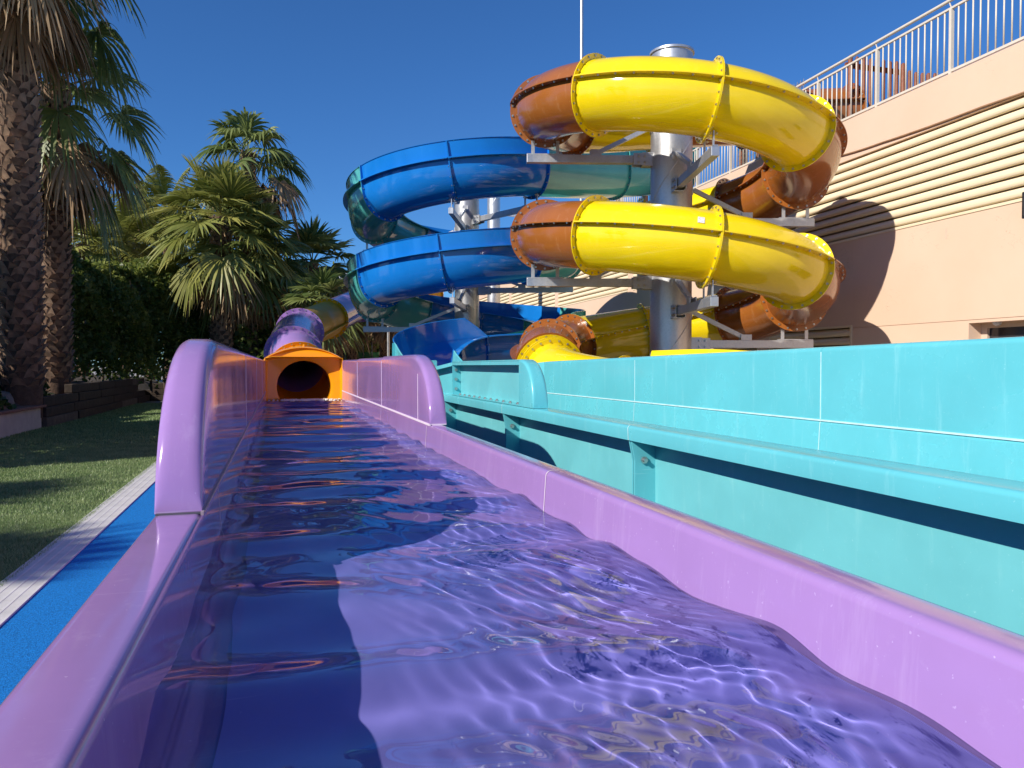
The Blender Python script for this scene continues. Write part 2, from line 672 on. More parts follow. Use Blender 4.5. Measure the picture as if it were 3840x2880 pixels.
def wall_piece(parent, mat, x0, x1, y0, y1, z0, ztop0, ztop1, nose=0.0, r=0.04, name='side_wall', both=True):
    """a raised flume wall; nose>0 starts with a quarter-round end at y0"""
    ys = []
    if nose:
        for i in range(15):
            ys.append(y0 + nose * (1 - math.cos(PI / 2 * i / 14)))
    else:
        ys.append(y0)
    ys += [y1]
    rows = []
    for y in ys:
        f = (y - y0) / (y1 - y0)
        top = ztop0 + (ztop1 - ztop0) * f
        if nose and y < y0 + nose:
            q = (y - y0) / nose
            top = z0 + 0.002 + (top - z0 - 0.002) * math.sqrt(max(0, 1 - (1 - q) ** 2.1))
        rr = min(r, (top - z0) * 0.6, (x1 - x0) * 0.45)
        ring = [(x0, z0)] + arc(x0 + rr, top - rr, rr, 180, 90, 5) + arc(x1 - rr, top - rr, rr, 90, 0, 5) + [(x1, z0)]
        rows.append([(x, y, z) for (x, z) in ring])
    m = MB()
    m.grid(rows, closed_u=True)
    b = len(m.v)
    n = len(rows[0])
    m.add(rows[-1], [tuple(range(n))])
    m.add(rows[0], [tuple(range(n))[::-1]])
    return m.build(name, mat, parent, smooth=45, fixn=True)


# ------------------------------------------------------------------ purple slide: the run-out lane
ps = thing('purple_slide', (0.4, 6.0, 0), 'purple water slide with orange tunnel mouth and long straight water lane', 'water slide')
PX = (-0.345, -0.21, 1.02, 1.125)
pprof = trough_profile(*PX, RAIL, FLOOR)
joints = [-1.0, 0.3, 2.9, 5.5, 8.1, 10.7, 13.3]
for a, b in zip(joints, joints[1:]):
    lane_segment('trough', 'purple', ps, pprof, a + 0.0015, b - 0.0015)
    # outer side panels under the lips, with ribs
    for xs in ((-0.29, -0.27), (1.05, 1.07)):
        MB().box(xs[0], xs[1], a + 0.003, b - 0.003, 0.0, RAIL - 0.03).build('side_panel', 'purple', ps)
    for xs in ((-0.335, -0.29), (1.07, 1.115)):
        MB().box(xs[0], xs[1], b - 0.02, b - 0.006, 0.0, RAIL - 0.02).build('rib', 'purple', ps)
    fl_ = [(PX[1] + 0.10, FLOOR)] + arc(PX[2] - 0.08, FLOOR + 0.06, 0.06, 270, 360, 6) + [(PX[2] - 0.011, 0.60)]
    ring = offset_line(fl_, -0.005) + offset_line(fl_, -0.001)[::-1]
    MB().grid([[(x, y, z) for (x, z) in ring] for y in (a + 0.003, b - 0.003)], closed_u=True).build('floor_panel', 'floor_violet', ps, smooth=50, fixn=True)
for y in joints[1:-1]:
    seam_strip(ps, pprof, y)
WT = EYE + 0.10
lw = [2.36, 5.5, 8.1, 10.7, 13.3]
for i, (a, b) in enumerate(zip(lw, lw[1:])):
    wall_piece(ps, 'purple', PX[0] + 0.006, PX[1] - 0.004, a, b - 0.004, RAIL + 0.002, WT, WT, nose=0.72 if i == 0 else 0)
rw = [5.40, 8.1, 10.7, 13.3]
for i, (a, b) in enumerate(zip(rw, rw[1:])):
    wall_piece(ps, 'purple', PX[2] + 0.004, PX[3] + 0.02, a, b - 0.004, RAIL + 0.002, WT - 0.01, WT, nose=0.85 if i == 0 else 0)
# white sealant under the raised walls and between their panels
MB().box(PX[1] - 0.006, PX[1] + 0.002, 2.34, 13.3, RAIL - 0.004, RAIL + 0.006).build('sealant_seam', 'sealant_dirty', ps)
MB().box(PX[2] - 0.003, PX[2] + 0.007, 5.38, 13.3, RAIL - 0.006, RAIL + 0.008).build('sealant_seam', 'sealant', ps)
MB().box(PX[2], PX[3] + 0.015, 5.385, 5.40, RAIL, RAIL + 0.008).build('sealant_seam', 'sealant', ps)
MB().box(PX[0] + 0.01, PX[1] - 0.002, 2.345, 2.362, RAIL - 0.001, RAIL + 0.004).build('sealant_seam', 'steel_dark', ps)
for y in lw[1:-1]:
    MB().box(PX[1] - 0.006, PX[1] - 0.0025, y - 0.005, y + 0.003, RAIL + 0.01, WT - 0.03).build('sealant_seam', 'sealant', ps)
for y in (5.9, 8.1, 10.7):
    MB().box(PX[2] + 0.0015, PX[2] + 0.006, y - 0.006, y + 0.002, RAIL + 0.01, WT - 0.16 if y < 6 else WT - 0.05).build('sealant_seam', 'sealant', ps)

# orange tunnel mouth: a loft from the lane's walls to the round tube
PC = Vector((0.405, 13.3, 0.40 + 0.448))
PR = 0.446


def portal():
    n = 48
    zb, zt = FLOOR, WT + 0.055
    xl, xr = PX[1] - 0.012, PX[2] + 0.012

    def rect(k, g=0.0):
        a = 2 * PI * k / n
        cx, cz = (xl + xr) / 2, PC.z
        dx, dz = math.cos(a), math.sin(a)
        hx = (xr - xl) / 2 - g
        s = 1e9
        if abs(dx) > 1e-6:
            s = min(s, hx / abs(dx))
        if dz > 1e-6:
            s = min(s, (zt - cz - g) / dz)
        if dz < -1e-6:
            s = min(s, (cz - zb - g) / -dz)
        return cx + dx * s, cz + dz * s

    def circ(k, r):
        a = 2 * PI * k / n
        return PC.x + r * math.cos(a), PC.z + r * math.sin(a)

    rows = []
    rows.append([(*rect(k), 0.0) for k in range(n)])
    rows.append([(*rect(k, 0.004), 0.07) for k in range(n)])
    for f, y in ((0.04, 0.12), (0.14, 0.155), (0.55, 0.175), (0.88, 0.19), (0.97, 0.20), (1.0, 0.24), (1.0, 0.65)):
        row = []
        for k in range(n):
            a, b = rect(k, 0.006), circ(k, PR)
            row.append((a[0] + (b[0] - a[0]) * f, a[1] + (b[1] - a[1]) * f, y))
        rows.append(row)
    rows = [[(x, 13.304 + y, z) for (x, z, y) in r] for r in rows]
    MB().grid(rows, closed_u=True).build('tunnel_mouth', 'orange', ps, smooth=38, solid=0.012)
    # arched visor over the mouth
    pts = []
    m = MB()
    rows = []
    for i in range(25):
        f = i / 24
        x = xl - 0.04 + (xr - xl + 0.08) * f
        z = WT - 0.03 + 0.24 * math.sin(PI * f) ** 0.7
        yb = 13.34 + 0.10 * math.sin(PI * f) ** 0.5
        rows.append([(x, yb, z - 0.005), (x, yb, z + 0.004), (x, yb + 0.02, z + 0.012), (x, yb + 0.28, z + 0.03), (x, yb + 0.30, z + 0.02), (x, yb + 0.28, z)])
    m.grid(rows, closed_u=True)
    m.build('visor', 'orange', ps, smooth=40, fixn=True)
    rows = []
    for i in range(25):
        f = i / 24
        x = xl - 0.036 + (xr - xl + 0.072) * f
        z = WT - 0.03 + 0.24 * math.sin(PI * f) ** 0.7
        yb = 13.34 + 0.10 * math.sin(PI * f) ** 0.5
        rows.append([(x, yb + 0.03, z + 0.003), (x, yb + 0.03, min(z, WT + 0.05)), (x, 13.47, min(z, WT + 0.052))])
    MB().grid(rows).build('visor_face', 'orange', ps, smooth=50, solid=0.01)
    # upstand rib on top
    MB().beam((0.405, 13.6, WT + 0.22), (0.405, 13.95, WT + 0.20), 0.03, 0.10).build('rib', 'orange', ps, bevel=0.006)


portal()


# ------------------------------------------------------------------ tubes along a path
class Path:
    def __init__(self, pts):
        self.p = np.array([tuple(p) for p in pts], dtype=float)
        d = np.linalg.norm(np.diff(self.p, axis=0), axis=1)
        self.s = np.concatenate([[0], np.cumsum(d)])
        self.L = self.s[-1]

    def at(self, s):
        s = min(max(s, 0), self.L)
        return Vector([float(np.interp(s, self.s, self.p[:, k])) for k in range(3)])

    def frame(self, s):
        a, b = self.at(s - 0.06), self.at(s + 0.06)
        t = (b - a).normalized()
        side = t.cross(Vector((0, 0, 1))).normalized()
        up = side.cross(t).normalized()
        return self.at(s), t, side, up


def bolts_mesh(items, r=0.011, h=0.02):
    """items: (point, axis)"""
    m = MB()
    for p, a in items:
        m.rod([p, p + a * h * 0.45], r * 1.7, 6)
        m.rod([p + a * h * 0.4, p + a * h], r, 6)
    return m


def tube_segment(parent, path, s0, s1, r, mat, flange=0.075, lip_ang=(12, 180 - 12), nb=20, n=36, th=0.012, name='tube_segment', lip=True):
    steps = max(4, int((s1 - s0) / 0.09))
    rows, rows_i = [], []
    for i in range(steps + 1):
        s = s0 + (s1 - s0) * i / steps
        p, t, side, up = path.frame(s)
        rows.append([p + (side * math.cos(2 * PI * k / n) + up * math.sin(2 * PI * k / n)) * r for k in range(n)])
        rows_i.append([p + (side * math.cos(2 * PI * k / n) + up * math.sin(2 * PI * k / n)) * (r - th) for k in range(n)])
    m = MB()
    m.grid(rows + rows_i[::-1], closed_u=True, closed_v=True)
    seg = m.build(name, mat, parent, smooth=50, fixn=True)
    bl = []
    for s, d in ((s0, 1), (s1, -1)):
        p, t, side, up = path.frame(s)
        t = t * d
        m = MB()
        for (ra, rb) in ((r - 0.004, r + flange),):
            rws = []
            for k in range(n + 0):
                e = side * math.cos(2 * PI * k / n) + up * math.sin(2 * PI * k / n)
                rws.append([p + e * ra + t * 0.001, p + e * rb + t * 0.001, p + e * rb + t * 0.015, p + e * ra + t * 0.015])
            m.grid(rws, closed_u=True, closed_v=True)
        m.build('flange', mat, seg, smooth=40, fixn=True)
        for k in range(nb):
            e = side * math.cos(2 * PI * (k + 0.5) / nb) + up * math.sin(2 * PI * (k + 0.5) / nb)
            bl.append((p + e * (r + flange * 0.55) + t * 0.014, t))
    if lip:
        for la in lip_ang:
            m = MB()
            rws = []
            for i in range(steps + 1):
                s = s0 + 0.016 + (s1 - s0 - 0.032) * i / steps
                p, t, side, up = path.frame(s)
                e = side * math.cos(R(la)) + up * math.sin(R(la))
                q = side * (1 if math.cos(R(la)) > 0 else -1)
                base = p + e * (r - 0.02)
                o2 = p + e * r + q * 0.098
                rws.append([base + up * 0.008, o2 + up * 0.008, o2 - up * 0.008, base - up * 0.008])
            m.grid(rws, closed_u=True)
            m.build('seam_lip', mat, seg, smooth=40, fixn=True)
            nbl = max(3, int((s1 - s0) / 0.19))
            for i in range(nbl):
                s = s0 + (s1 - s0) * (i + 0.5) / nbl
                p, t, side, up = path.frame(s)
                e = side * math.cos(R(la)) + up * math.sin(R(la))
                q = side * (1 if math.cos(R(la)) > 0 else -1)
                bl.append((p + e * r + q * 0.055 - up * 0.008, -up))
    bolts_mesh(bl).build('bolts', 'bolt', seg, kind='stuff')
    return seg


def smooth_path(ctrl, n=24):
    """Catmull-Rom through the control points"""
    c = [Vector(p) for p in ctrl]
    c = [c[0] * 2 - c[1]] + c + [c[-1] * 2 - c[-2]]
    out = []
    for i in range(1, len(c) - 2):
        for k in range(n):
            t = k / n
            p0, p1, p2, p3 = c[i - 1], c[i], c[i + 1], c[i + 2]
            out.append(0.5 * ((2 * p1) + (p2 - p0) * t + (2 * p0 - 5 * p1 + 4 * p2 - p3) * t * t + (3 * p1 - p0 - 3 * p2 + p3) * t ** 3))
    out.append(c[-2])
    return out


# purple tube rising behind the mouth
pp = Path(smooth_path([(0.405, 13.85, 0.848), (0.36, 14.5, 1.06), (0.27, 15.4, 1.42), (0.30, 16.8, 1.72), (0.45, 18.3, 1.97), (0.80, 19.8, 2.2), (1.26, 21.3, 2.46), (2.4, 24.2, 3.1), (3.9, 26.8, 3.6), (5.5, 28.8, 3.9)]))
bs = [0.0, 0.9, 1.72, 4.70, 7.85, 11.0, 14.0, pp.L]
for i, mt in enumerate(['orange', 'purple', 'purple', 'tube_orange', 'purple', 'purple', 'tube_orange']):
    tube_segment(ps, pp, bs[i], bs[i + 1], 0.475, mt, nb=22, lip_ang=(-14, 194), lip=i > 2)
# steel trestles under the purple tube
for s, lb in ((4.70, 'steel post frame below the purple to orange tube joint'), (14.0, 'tallest steel post frame under the high end of purple tube')):
    p, t, side, up = pp.frame(s)
    tr = thing('support_frame', (p.x, p.y, 0), lb, 'support', 'frames under the purple tube')
    for q in (-1, 1):
        MB().rod([p + side * q * 0.3 - Vector((0, 0, p.z)), p + side * q * 0.3 - Vector((0, 0, 0.62))], 0.045, 10).build('post', 'galvanised', tr, smooth=40)
    a = p - Vector((0, 0, 0.58))
    MB().beam(a - side * 0.5, a + side * 0.5, 0.09, 0.09).build('beam', 'galvanised', tr)
    for q in (-1, 1):
        MB().beam(a + side * q * 0.22, a + side * q * 0.22 + Vector((0, 0, 0.2)), 0.03, 0.05).build('bracket', 'galvanised', tr)


# ------------------------------------------------------------------ water in the purple lane
def water_surface(name, x0, x1, y0, y1, z, dx, amp=1.0, seed=1):
    rg = np.random.default_rng(seed)
    xs = np.linspace(x0, x1, int((x1 - x0) / dx) + 1)
    ys = [y0]
    while ys[-1] < y1:
        y = ys[-1]
        ys.append(y + dx * max(1.0, (y - 2.2) * 0.28 + 1.0) * 0.9)
    ys = np.array(ys)
    X, Y = np.meshgrid(xs, ys)
    H = np.zeros_like(X)
    # transverse swell, mostly across the lane
    for i in range(16):
        L = rg.uniform(0.28, 0.85)
        k = 2 * PI / L
        ang = rg.normal(0, 0.30)
        ph = rg.uniform(0, 2 * PI)
        a = 0.0023 * (L / 0.5) ** 1.2
        H += a * np.sin(k * (Y * math.cos(ang) + X * math.sin(ang)) + ph)
    # diagonal waves shed from the walls
    for i in range(12):
        L = rg.uniform(0.11, 0.30)
        k = 2 * PI / L
        sgn = 1 if i % 3 else -1
        ang = sgn * rg.uniform(0.75, 1.25)
        ph = rg.uniform(0, 2 * PI)
        edge = np.exp(-(x1 - X) / 0.40) if sgn > 0 else np.exp(-(X - x0) / 0.22)
        near = np.clip(1.2 - Y / 14, 0.3, 1)
        H += 0.0007 * (L / 0.2) * edge * near * np.sin(k * (Y * math.cos(ang) + X * math.sin(ang)) + ph)
    # long wave running up the right wall, pinned bulges
    H += 0.0036 * np.exp(-((x1 - X) / 0.30)) * np.sin(2 * PI * (Y / 0.72 + 0.1 * np.sin(Y * 1.7)) + 0.6 * X)
    H += 0.0032 * np.exp(-((x1 - X) / 0.45)) * np.sin(2 * PI * Y / 1.45 + 1.0)
    # short capillary ripples near the right side
    for i in range(7):
        L = rg.uniform(0.030, 0.055)
        k = 2 * PI / L
        ang = rg.uniform(0.9, 1.4)
        cx, cy = x1 - rg.uniform(0.05, 0.30), rg.uniform(1.0, 3.8)
        env = np.exp(-((X - cx) / 0.14) ** 2 - ((Y - cy) / 0.26) ** 2)
        H += 0.00028 * env * np.sin(k * (Y * math.cos(ang) + X * math.sin(ang)) + rg.uniform(0, 6))
    # fine rippling in the sunny half, crests mostly along the flow
    for i in range(14):
        L = rg.uniform(0.045, 0.08) if i < 9 else rg.uniform(0.09, 0.18)
        k = 2 * PI / L
        ang = PI / 2 - 0.25 + rg.normal(0, 0.22)
        ph = rg.uniform(0, 6)
        env = np.clip((X - 0.05) / 0.4, 0, 1) * (0.35 + 0.65 * np.clip((x1 - X) / 0.30, 0, 1)) * np.clip(1.3 - Y / 6.0, 0, 1)
        env = env * (0.55 + 0.45 * np.sin(Y * rg.uniform(1.5, 4) + X * rg.uniform(-4, 4) + ph))
        H += (0.00020 * (L / 0.06) ** 1.6 if i < 9 else 0.00040 * (L / 0.12) ** 1.5) * env * np.sin(k * (Y * math.cos(ang) + X * math.sin(ang)) + ph + 0.8 * np.sin(2.6 * Y + ph))
    # churned water at the mouth
    churn = np.exp(-((y1 - Y) / 1.3) ** 2)
    for i in range(10):
        L = rg.uniform(0.10, 0.24)
        k = 2 * PI / L
        ang = rg.uniform(-1.4, 1.4)
        H += 0.0035 * churn * np.sin(k * (Y * math.cos(ang) + X * math.sin(ang)) + rg.uniform(0, 6))
    Z = z + amp * H
    V = np.stack([X, Y, Z], -1).reshape(-1, 3)
    ny, nx = X.shape
    idx = np.arange(ny * nx).reshape(ny, nx)
    F = np.stack([idx[:-1, :-1], idx[:-1, 1:], idx[1:, 1:], idx[1:, :-1]], -1).reshape(-1, 4)
    me = np_mesh(name, V, F)
    me.polygons.foreach_set('use_smooth', [True] * len(F))
    return link(name, me, 'water')


w = water_surface('water', PX[1] - 0.0, PX[2] + 0.0, -0.6, 13.6, 0.625, 0.0065)
struct(w)
w.cycles.is_caustics_caster = True
for o in ps.children:
    if o.name.startswith('trough') or o.name.startswith('floor_panel') or o.name.startswith('sealant'):
        o.cycles.is_caustics_receiver = True

# foam churned up where the stream leaves the tube
plain('foam_white', (0.80, 0.74, 0.62), 0.35, 0, 0.05)
rg = np.random.default_rng(21)
m = MB()
for k in range(420):
    bx_ = PC.x + rg.normal(0.05, 0.30)
    by_ = 13.45 - abs(rg.normal(0, 0.22))
    if not (PX[1] + 0.03 < bx_ < PX[2] - 0.03):
        continue
    br_ = rg.uniform(0.006, 0.020)
    rows = []
    for i in range(4):
        e_ = PI / 2 * i / 3
        rows.append([(bx_ + br_ * math.cos(e_) * math.cos(a_), by_ + br_ * math.cos(e_) * math.sin(a_), 0.628 + rg.uniform(0, 0.0008) + br_ * 1.3 * math.sin(e_)) for a_ in (0, 1.047, 2.094, 3.1416, 4.189, 5.236)])
    m.grid(rows, closed_u=True)
fo = m.build('foam', 'foam_white', None, smooth=80)
tag(fo, 'pale foam where the water leaves the orange tunnel mouth', 'foam', kind='stuff')

# ------------------------------------------------------------------ blue slide: cyan lane
bsl = thing('blue_slide', (2.8, 8.0, 0), 'open spiral water slide in blue and teal ending in a straight turquoise lane', 'water slide')
CR = EYE - 0.37
CX = (2.09, 2.30, 3.52, 3.665)
CW = 2.235
cprof = trough_profile(*CX, CR, FLOOR, r=0.024, drop=0.095)
cj = [-1.3, 1.55, 4.4, 7.26, 10.1]
CPX = 2.27
for a, b in zip(cj, cj[1:]):
    lane_segment('trough', 'cyan', bsl, cprof, a + 0.0015, b - 0.0015)
    MB().box(CPX, CPX + 0.015, a + 0.003, b - 0.003, 0.0, CR - 0.03).build('side_panel', 'cyan_back', bsl)
    # rib plates at the joint, with a tapered web under the lip
    for dy in (-0.022, 0.006):
        m = MB()
        y0_, y1_ = b + dy, b + dy + 0.016
        poly = [(CPX + 0.004, 0.0), (CPX - 0.14, 0.0), (CPX - 0.14, CR - 0.22), (CX[0] + 0.016, CR - 0.10), (CX[0] + 0.02, CR - 0.02), (CPX + 0.004, CR - 0.02)]
        k = len(poly)
        m.add([(x, y, z) for y in (y0_, y1_) for (x, z) in poly], [tuple(range(k)), tuple(range(k, 2 * k))[::-1]] + [(i, i + k, (i + 1) % k + k, (i + 1) % k) for i in range(k)])
        m.build('rib', 'cyan', bsl, fixn=True)
    for z in (CR - 0.22, CR - 0.55):
        bolts_mesh([(Vector((CPX - 0.08, b - 0.022, z)), Vector((0, -1, 0)))], 0.014, 0.030).build('bolt', 'bolt', bsl)
for y in cj[1:-1]:
    seam_strip(bsl, cprof, y, mat='sealant_aqua')
# far raised wall
for a, b in zip(cj, cj[1:]):
    za, zb_ = EYE + 0.143 - 0.012 * (a - 3.3), EYE + 0.143 - 0.012 * (b - 3.3)
    wall_piece(bsl, 'cyan', CX[2] + 0.004, CX[3] + 0.02, a + 0.002, b - 0.002, CR + 0.002, za, zb_, r=0.035)
    MB().box(CX[2] - 0.002, CX[2] + 0.006, a, b, CR - 0.004, CR + 0.007).build('sealant_seam', 'sealant_aqua', bsl)
    if a > 0:
        MB().box(CX[2] + 0.001, CX[2] + 0.008, a - 0.004, a + 0.003, CR + 0.01, za - 0.035).build('sealant_seam', 'sealant_aqua', bsl)
# near raised wall: curved nose, hollow panel with flanges and end ribs
YN0, YN1 = 6.30, 9.62
NT = EYE + 0.06
wall_piece(bsl, 'cyan', CX[0] + 0.008, CW - 0.002, YN0, YN0 + 0.42, CR + 0.003, NT, NT, nose=0.40, r=0.03, name='wall_nose')
MB().box(CW - 0.014, CW, YN0 + 0.42, YN1, CR + 0.003, NT).build('wall_panel', 'cyan_back', bsl)
MB().box(CX[0] + 0.02, CW - 0.015, YN0 + 0.42, YN1, NT - 0.014, NT - 0.001).build('wall_flange', 'cyan', bsl, bevel=0.004)
MB().box(CX[0] + 0.02, CX[0] + 0.03, YN0 + 0.42, YN1, NT - 0.05, NT - 0.015).build('wall_flange', 'cyan', bsl)
MB().box(CX[0] + 0.008, CW - 0.015, YN0 + 0.42, YN1, CR + 0.003, CR + 0.014).build('wall_flange', 'cyan', bsl)
for y in (YN0 + 0.424, YN1 - 0.016):
    MB().box(CX[0] + 0.024, CW - 0.016, y, y + 0.014, CR + 0.015, NT - 0.016).build('rib', 'cyan', bsl)
    for z in (CR + 0.08, CR + 0.20, CR + 0.32):
        bolts_mesh([(Vector((CX[0] + 0.07, y, z)), Vector((0, -1, 0)))], 0.012, 0.028).build('bolt', 'bolt', bsl)
bolts_mesh([(Vector((CX[0] + 0.055, YN0 + 0.60 + 0.24 * i, CR + 0.014)), Vector((0, 0, 1))) for i in range(11)], 0.011, 0.018).build('bolts', 'bolt', bsl, kind='stuff')
MB().box(CX[0] + 0.028, CW - 0.03, YN0 + 0.421, YN0 + 0.4235, CR + 0.05, CR + 0.14).build('sticker', 'sticker', bsl)
# flared transition behind the near wall
def loft_wall(pts, th, mat, name, parent):
    """pts: (x,y,z0,z1) stations of an upright panel"""
    rows = []
    for (x, y, z0, z1) in pts:
        rows.append([(x, y, z0), (x, y, z1), (x + th, y, z1), (x + th, y, z0)])
    m = MB().grid(rows, closed_u=True)
    m.add(rows[0], [(0, 1, 2, 3)])
    m.add(rows[-1], [(3, 2, 1, 0)])
    return m.build(name, mat, parent, smooth=30, fixn=True)


loft_wall([(CW - 0.014, YN1 + 0.002, CR, NT), (1.98, 10.8, CR - 0.02, NT - 0.12), (2.14, 12.3, CR - 0.02, NT - 0.10)], 0.014, 'cyan', 'wall_panel', bsl)
rows = [[(CX[0] + 0.02, YN1 + 0.002, NT - 0.014), (CW, YN1 + 0.002, NT - 0.001), (CX[0] + 0.02, YN1 + 0.002, NT - 0.06)],
        [(1.87, 10.8, NT - 0.134), (1.98, 10.8, NT - 0.121), (1.87, 10.8, NT - 0.18)],
        [(2.04, 12.3, NT - 0.11), (2.14, 12.3, NT - 0.10), (2.04, 12.3, NT - 0.16)]]
MB().grid(rows, closed_u=True).build('wall_flange', 'cyan', bsl, smooth=30, fixn=True)
loft_wall([(CX[0] + 0.02, 10.12, 0.0, CR - 0.06), (1.83, 10.9, 0.0, CR - 0.08), (2.05, 12.3, 0, CR - 0.08)], 0.014, 'cyan', 'side_panel', bsl)
rows = [[(CX[0], 10.102, CR - 0.1), (CX[0], 10.102, CR), (CW, 10.102, CR)], [(1.83, 10.9, CR - 0.12), (1.83, 10.9, CR - 0.02), (1.98, 10.9, CR - 0.02)], [(2.03, 12.3, CR - 0.11), (2.03, 12.3, CR - 0.02), (2.15, 12.3, CR - 0.02)]]
MB().grid(rows).build('lip', 'cyan', bsl, smooth=50, solid=0.012)
loft_wall([(CX[2] + 0.004, 10.102, CR, EYE + 0.055), (3.34, 10.65, CR + 0.02, EYE + 0.02), (3.28, 12.3, CR, EYE)], 0.04, 'cyan', 'side_wall', bsl)

cw = water_surface('water', CX[1] + 0.01, CX[2] - 0.01, -1.0, 11.5, 0.60, 0.04, seed=5)
struct(cw)

# ------------------------------------------------------------------ blue spiral
BC = Vector((4.62, 19.25, 0))
BR = 2.41
BF = Vector((BC.x, BC.y, 0)).normalized()
BRT = Vector((BF.y, -BF.x, 0))
BZ0, BP = 5.74, 1.98


def bpos(deg, z=None):
    a = R(deg)
    p = BC + (BRT * math.sin(a) - BF * math.cos(a)) * BR
    p.z = BZ0 + BP * deg / 360 if z is None else z
    return p


pts = []
h0 = bpos(38)
hd = -(BRT * math.cos(R(38)) + BF * math.sin(R(38)))
for i in range(14):
    L = 5.6 * (1 - i / 14)
    q = h0 - hd * L
    q.z = h0.z + 0.10 * L + 0.012 * L * L
    pts.append(q)
ang = 38.0
while ang > -700:
    pts.append(bpos(ang))
    ang -= 3
e0 = bpos(-700)
lenhel = None
hx = -(BRT * math.cos(R(-700)) + BF * math.sin(R(-700)))
hx.normalize()
p = e0.copy()
LANEX = 2.77
# straight, then a left turn down to the lane
turn_r = 1.65
heading = math.atan2(hx.y, hx.x)
# where must the turn begin so that it ends at x = LANEX heading -y?
cxn = LANEX + turn_r
nleft = Vector((-math.sin(heading), math.cos(heading), 0))
need = (p + nleft * turn_r).x - cxn
run = need / -hx.x
zs = p.z
tot = run + turn_r * (PI * 1.5 - (heading % (2 * PI)))
ztarget = CR - 0.02
d = 0.0
nst = max(2, int(run / 0.12))
for i in range(1, nst + 1):
    q = p + hx * (run * i / nst)
    d = run * i / nst
    f = d / (tot + 2.0)
    q.z = zs + (ztarget - zs) * (f * f * (3 - 2 * f))
    pts.append(q)
cen = p + hx * run + nleft * turn_r
h = heading % (2 * PI)
h_end = PI * 1.5
nst = 24
for i in range(1, nst + 1):
    hh = h + (h_end - h) * i / nst
    q = cen + Vector((math.sin(hh), -math.cos(hh), 0)) * turn_r
    d = run + turn_r * (hh - h)
    f = min(1, d / (tot + 2.0))
    q.z = zs + (ztarget - zs) * (f * f * (3 - 2 * f))
    pts.append(q)
yend = pts[-1].y
for i in range(1, 20):
    q = Vector((LANEX, yend + (11.0 - yend) * i / 19, 0))
    d = tot + (yend - q.y)
    f = min(1, d / (tot + 2.0))
    q.z = zs + (ztarget - zs) * (f * f * (3 - 2 * f))
    pts.append(q)
bp = Path(pts)
S_hel0 = 5.4 + 0.15
# arc length where the helix starts and its length per degree
s_start = float(bp.s[14])
per_deg = math.hypot(BR * PI / 180, BP / 360)


def s_of(deg):
    return s_start + (38 - deg) * per_deg


S_END = s_of(-700)
S_TURN = S_END + run


def wall_heights(s):
    """upper wall height on the left and the right of travel"""
    left = 0.37
    right = 0.0
    if s > S_END - 1.6:
        left = max(0.0, 0.37 * (1 - (s - S_END + 1.6) / 1.3))
    if s > S_END + run * 0.2:
        right = min(0.46, 0.9 * (s - S_END - run * 0.2))
    if s > S_TURN + 1.9:
        left = min(0.30, (s - S_TURN - 1.9) * 0.8)
    return left, right


HW, DEP = 0.56, 0.80


def shell_pts():
    out = []
    for i in range(25):
        a = PI - PI * i / 24
        x = HW * math.cos(a)
        z = -DEP * (math.sin(a) ** 0.75)
        out.append((x, z))
    return out


SH = shell_pts()       # from the right (-?) side to the other: x>0 is the right of travel


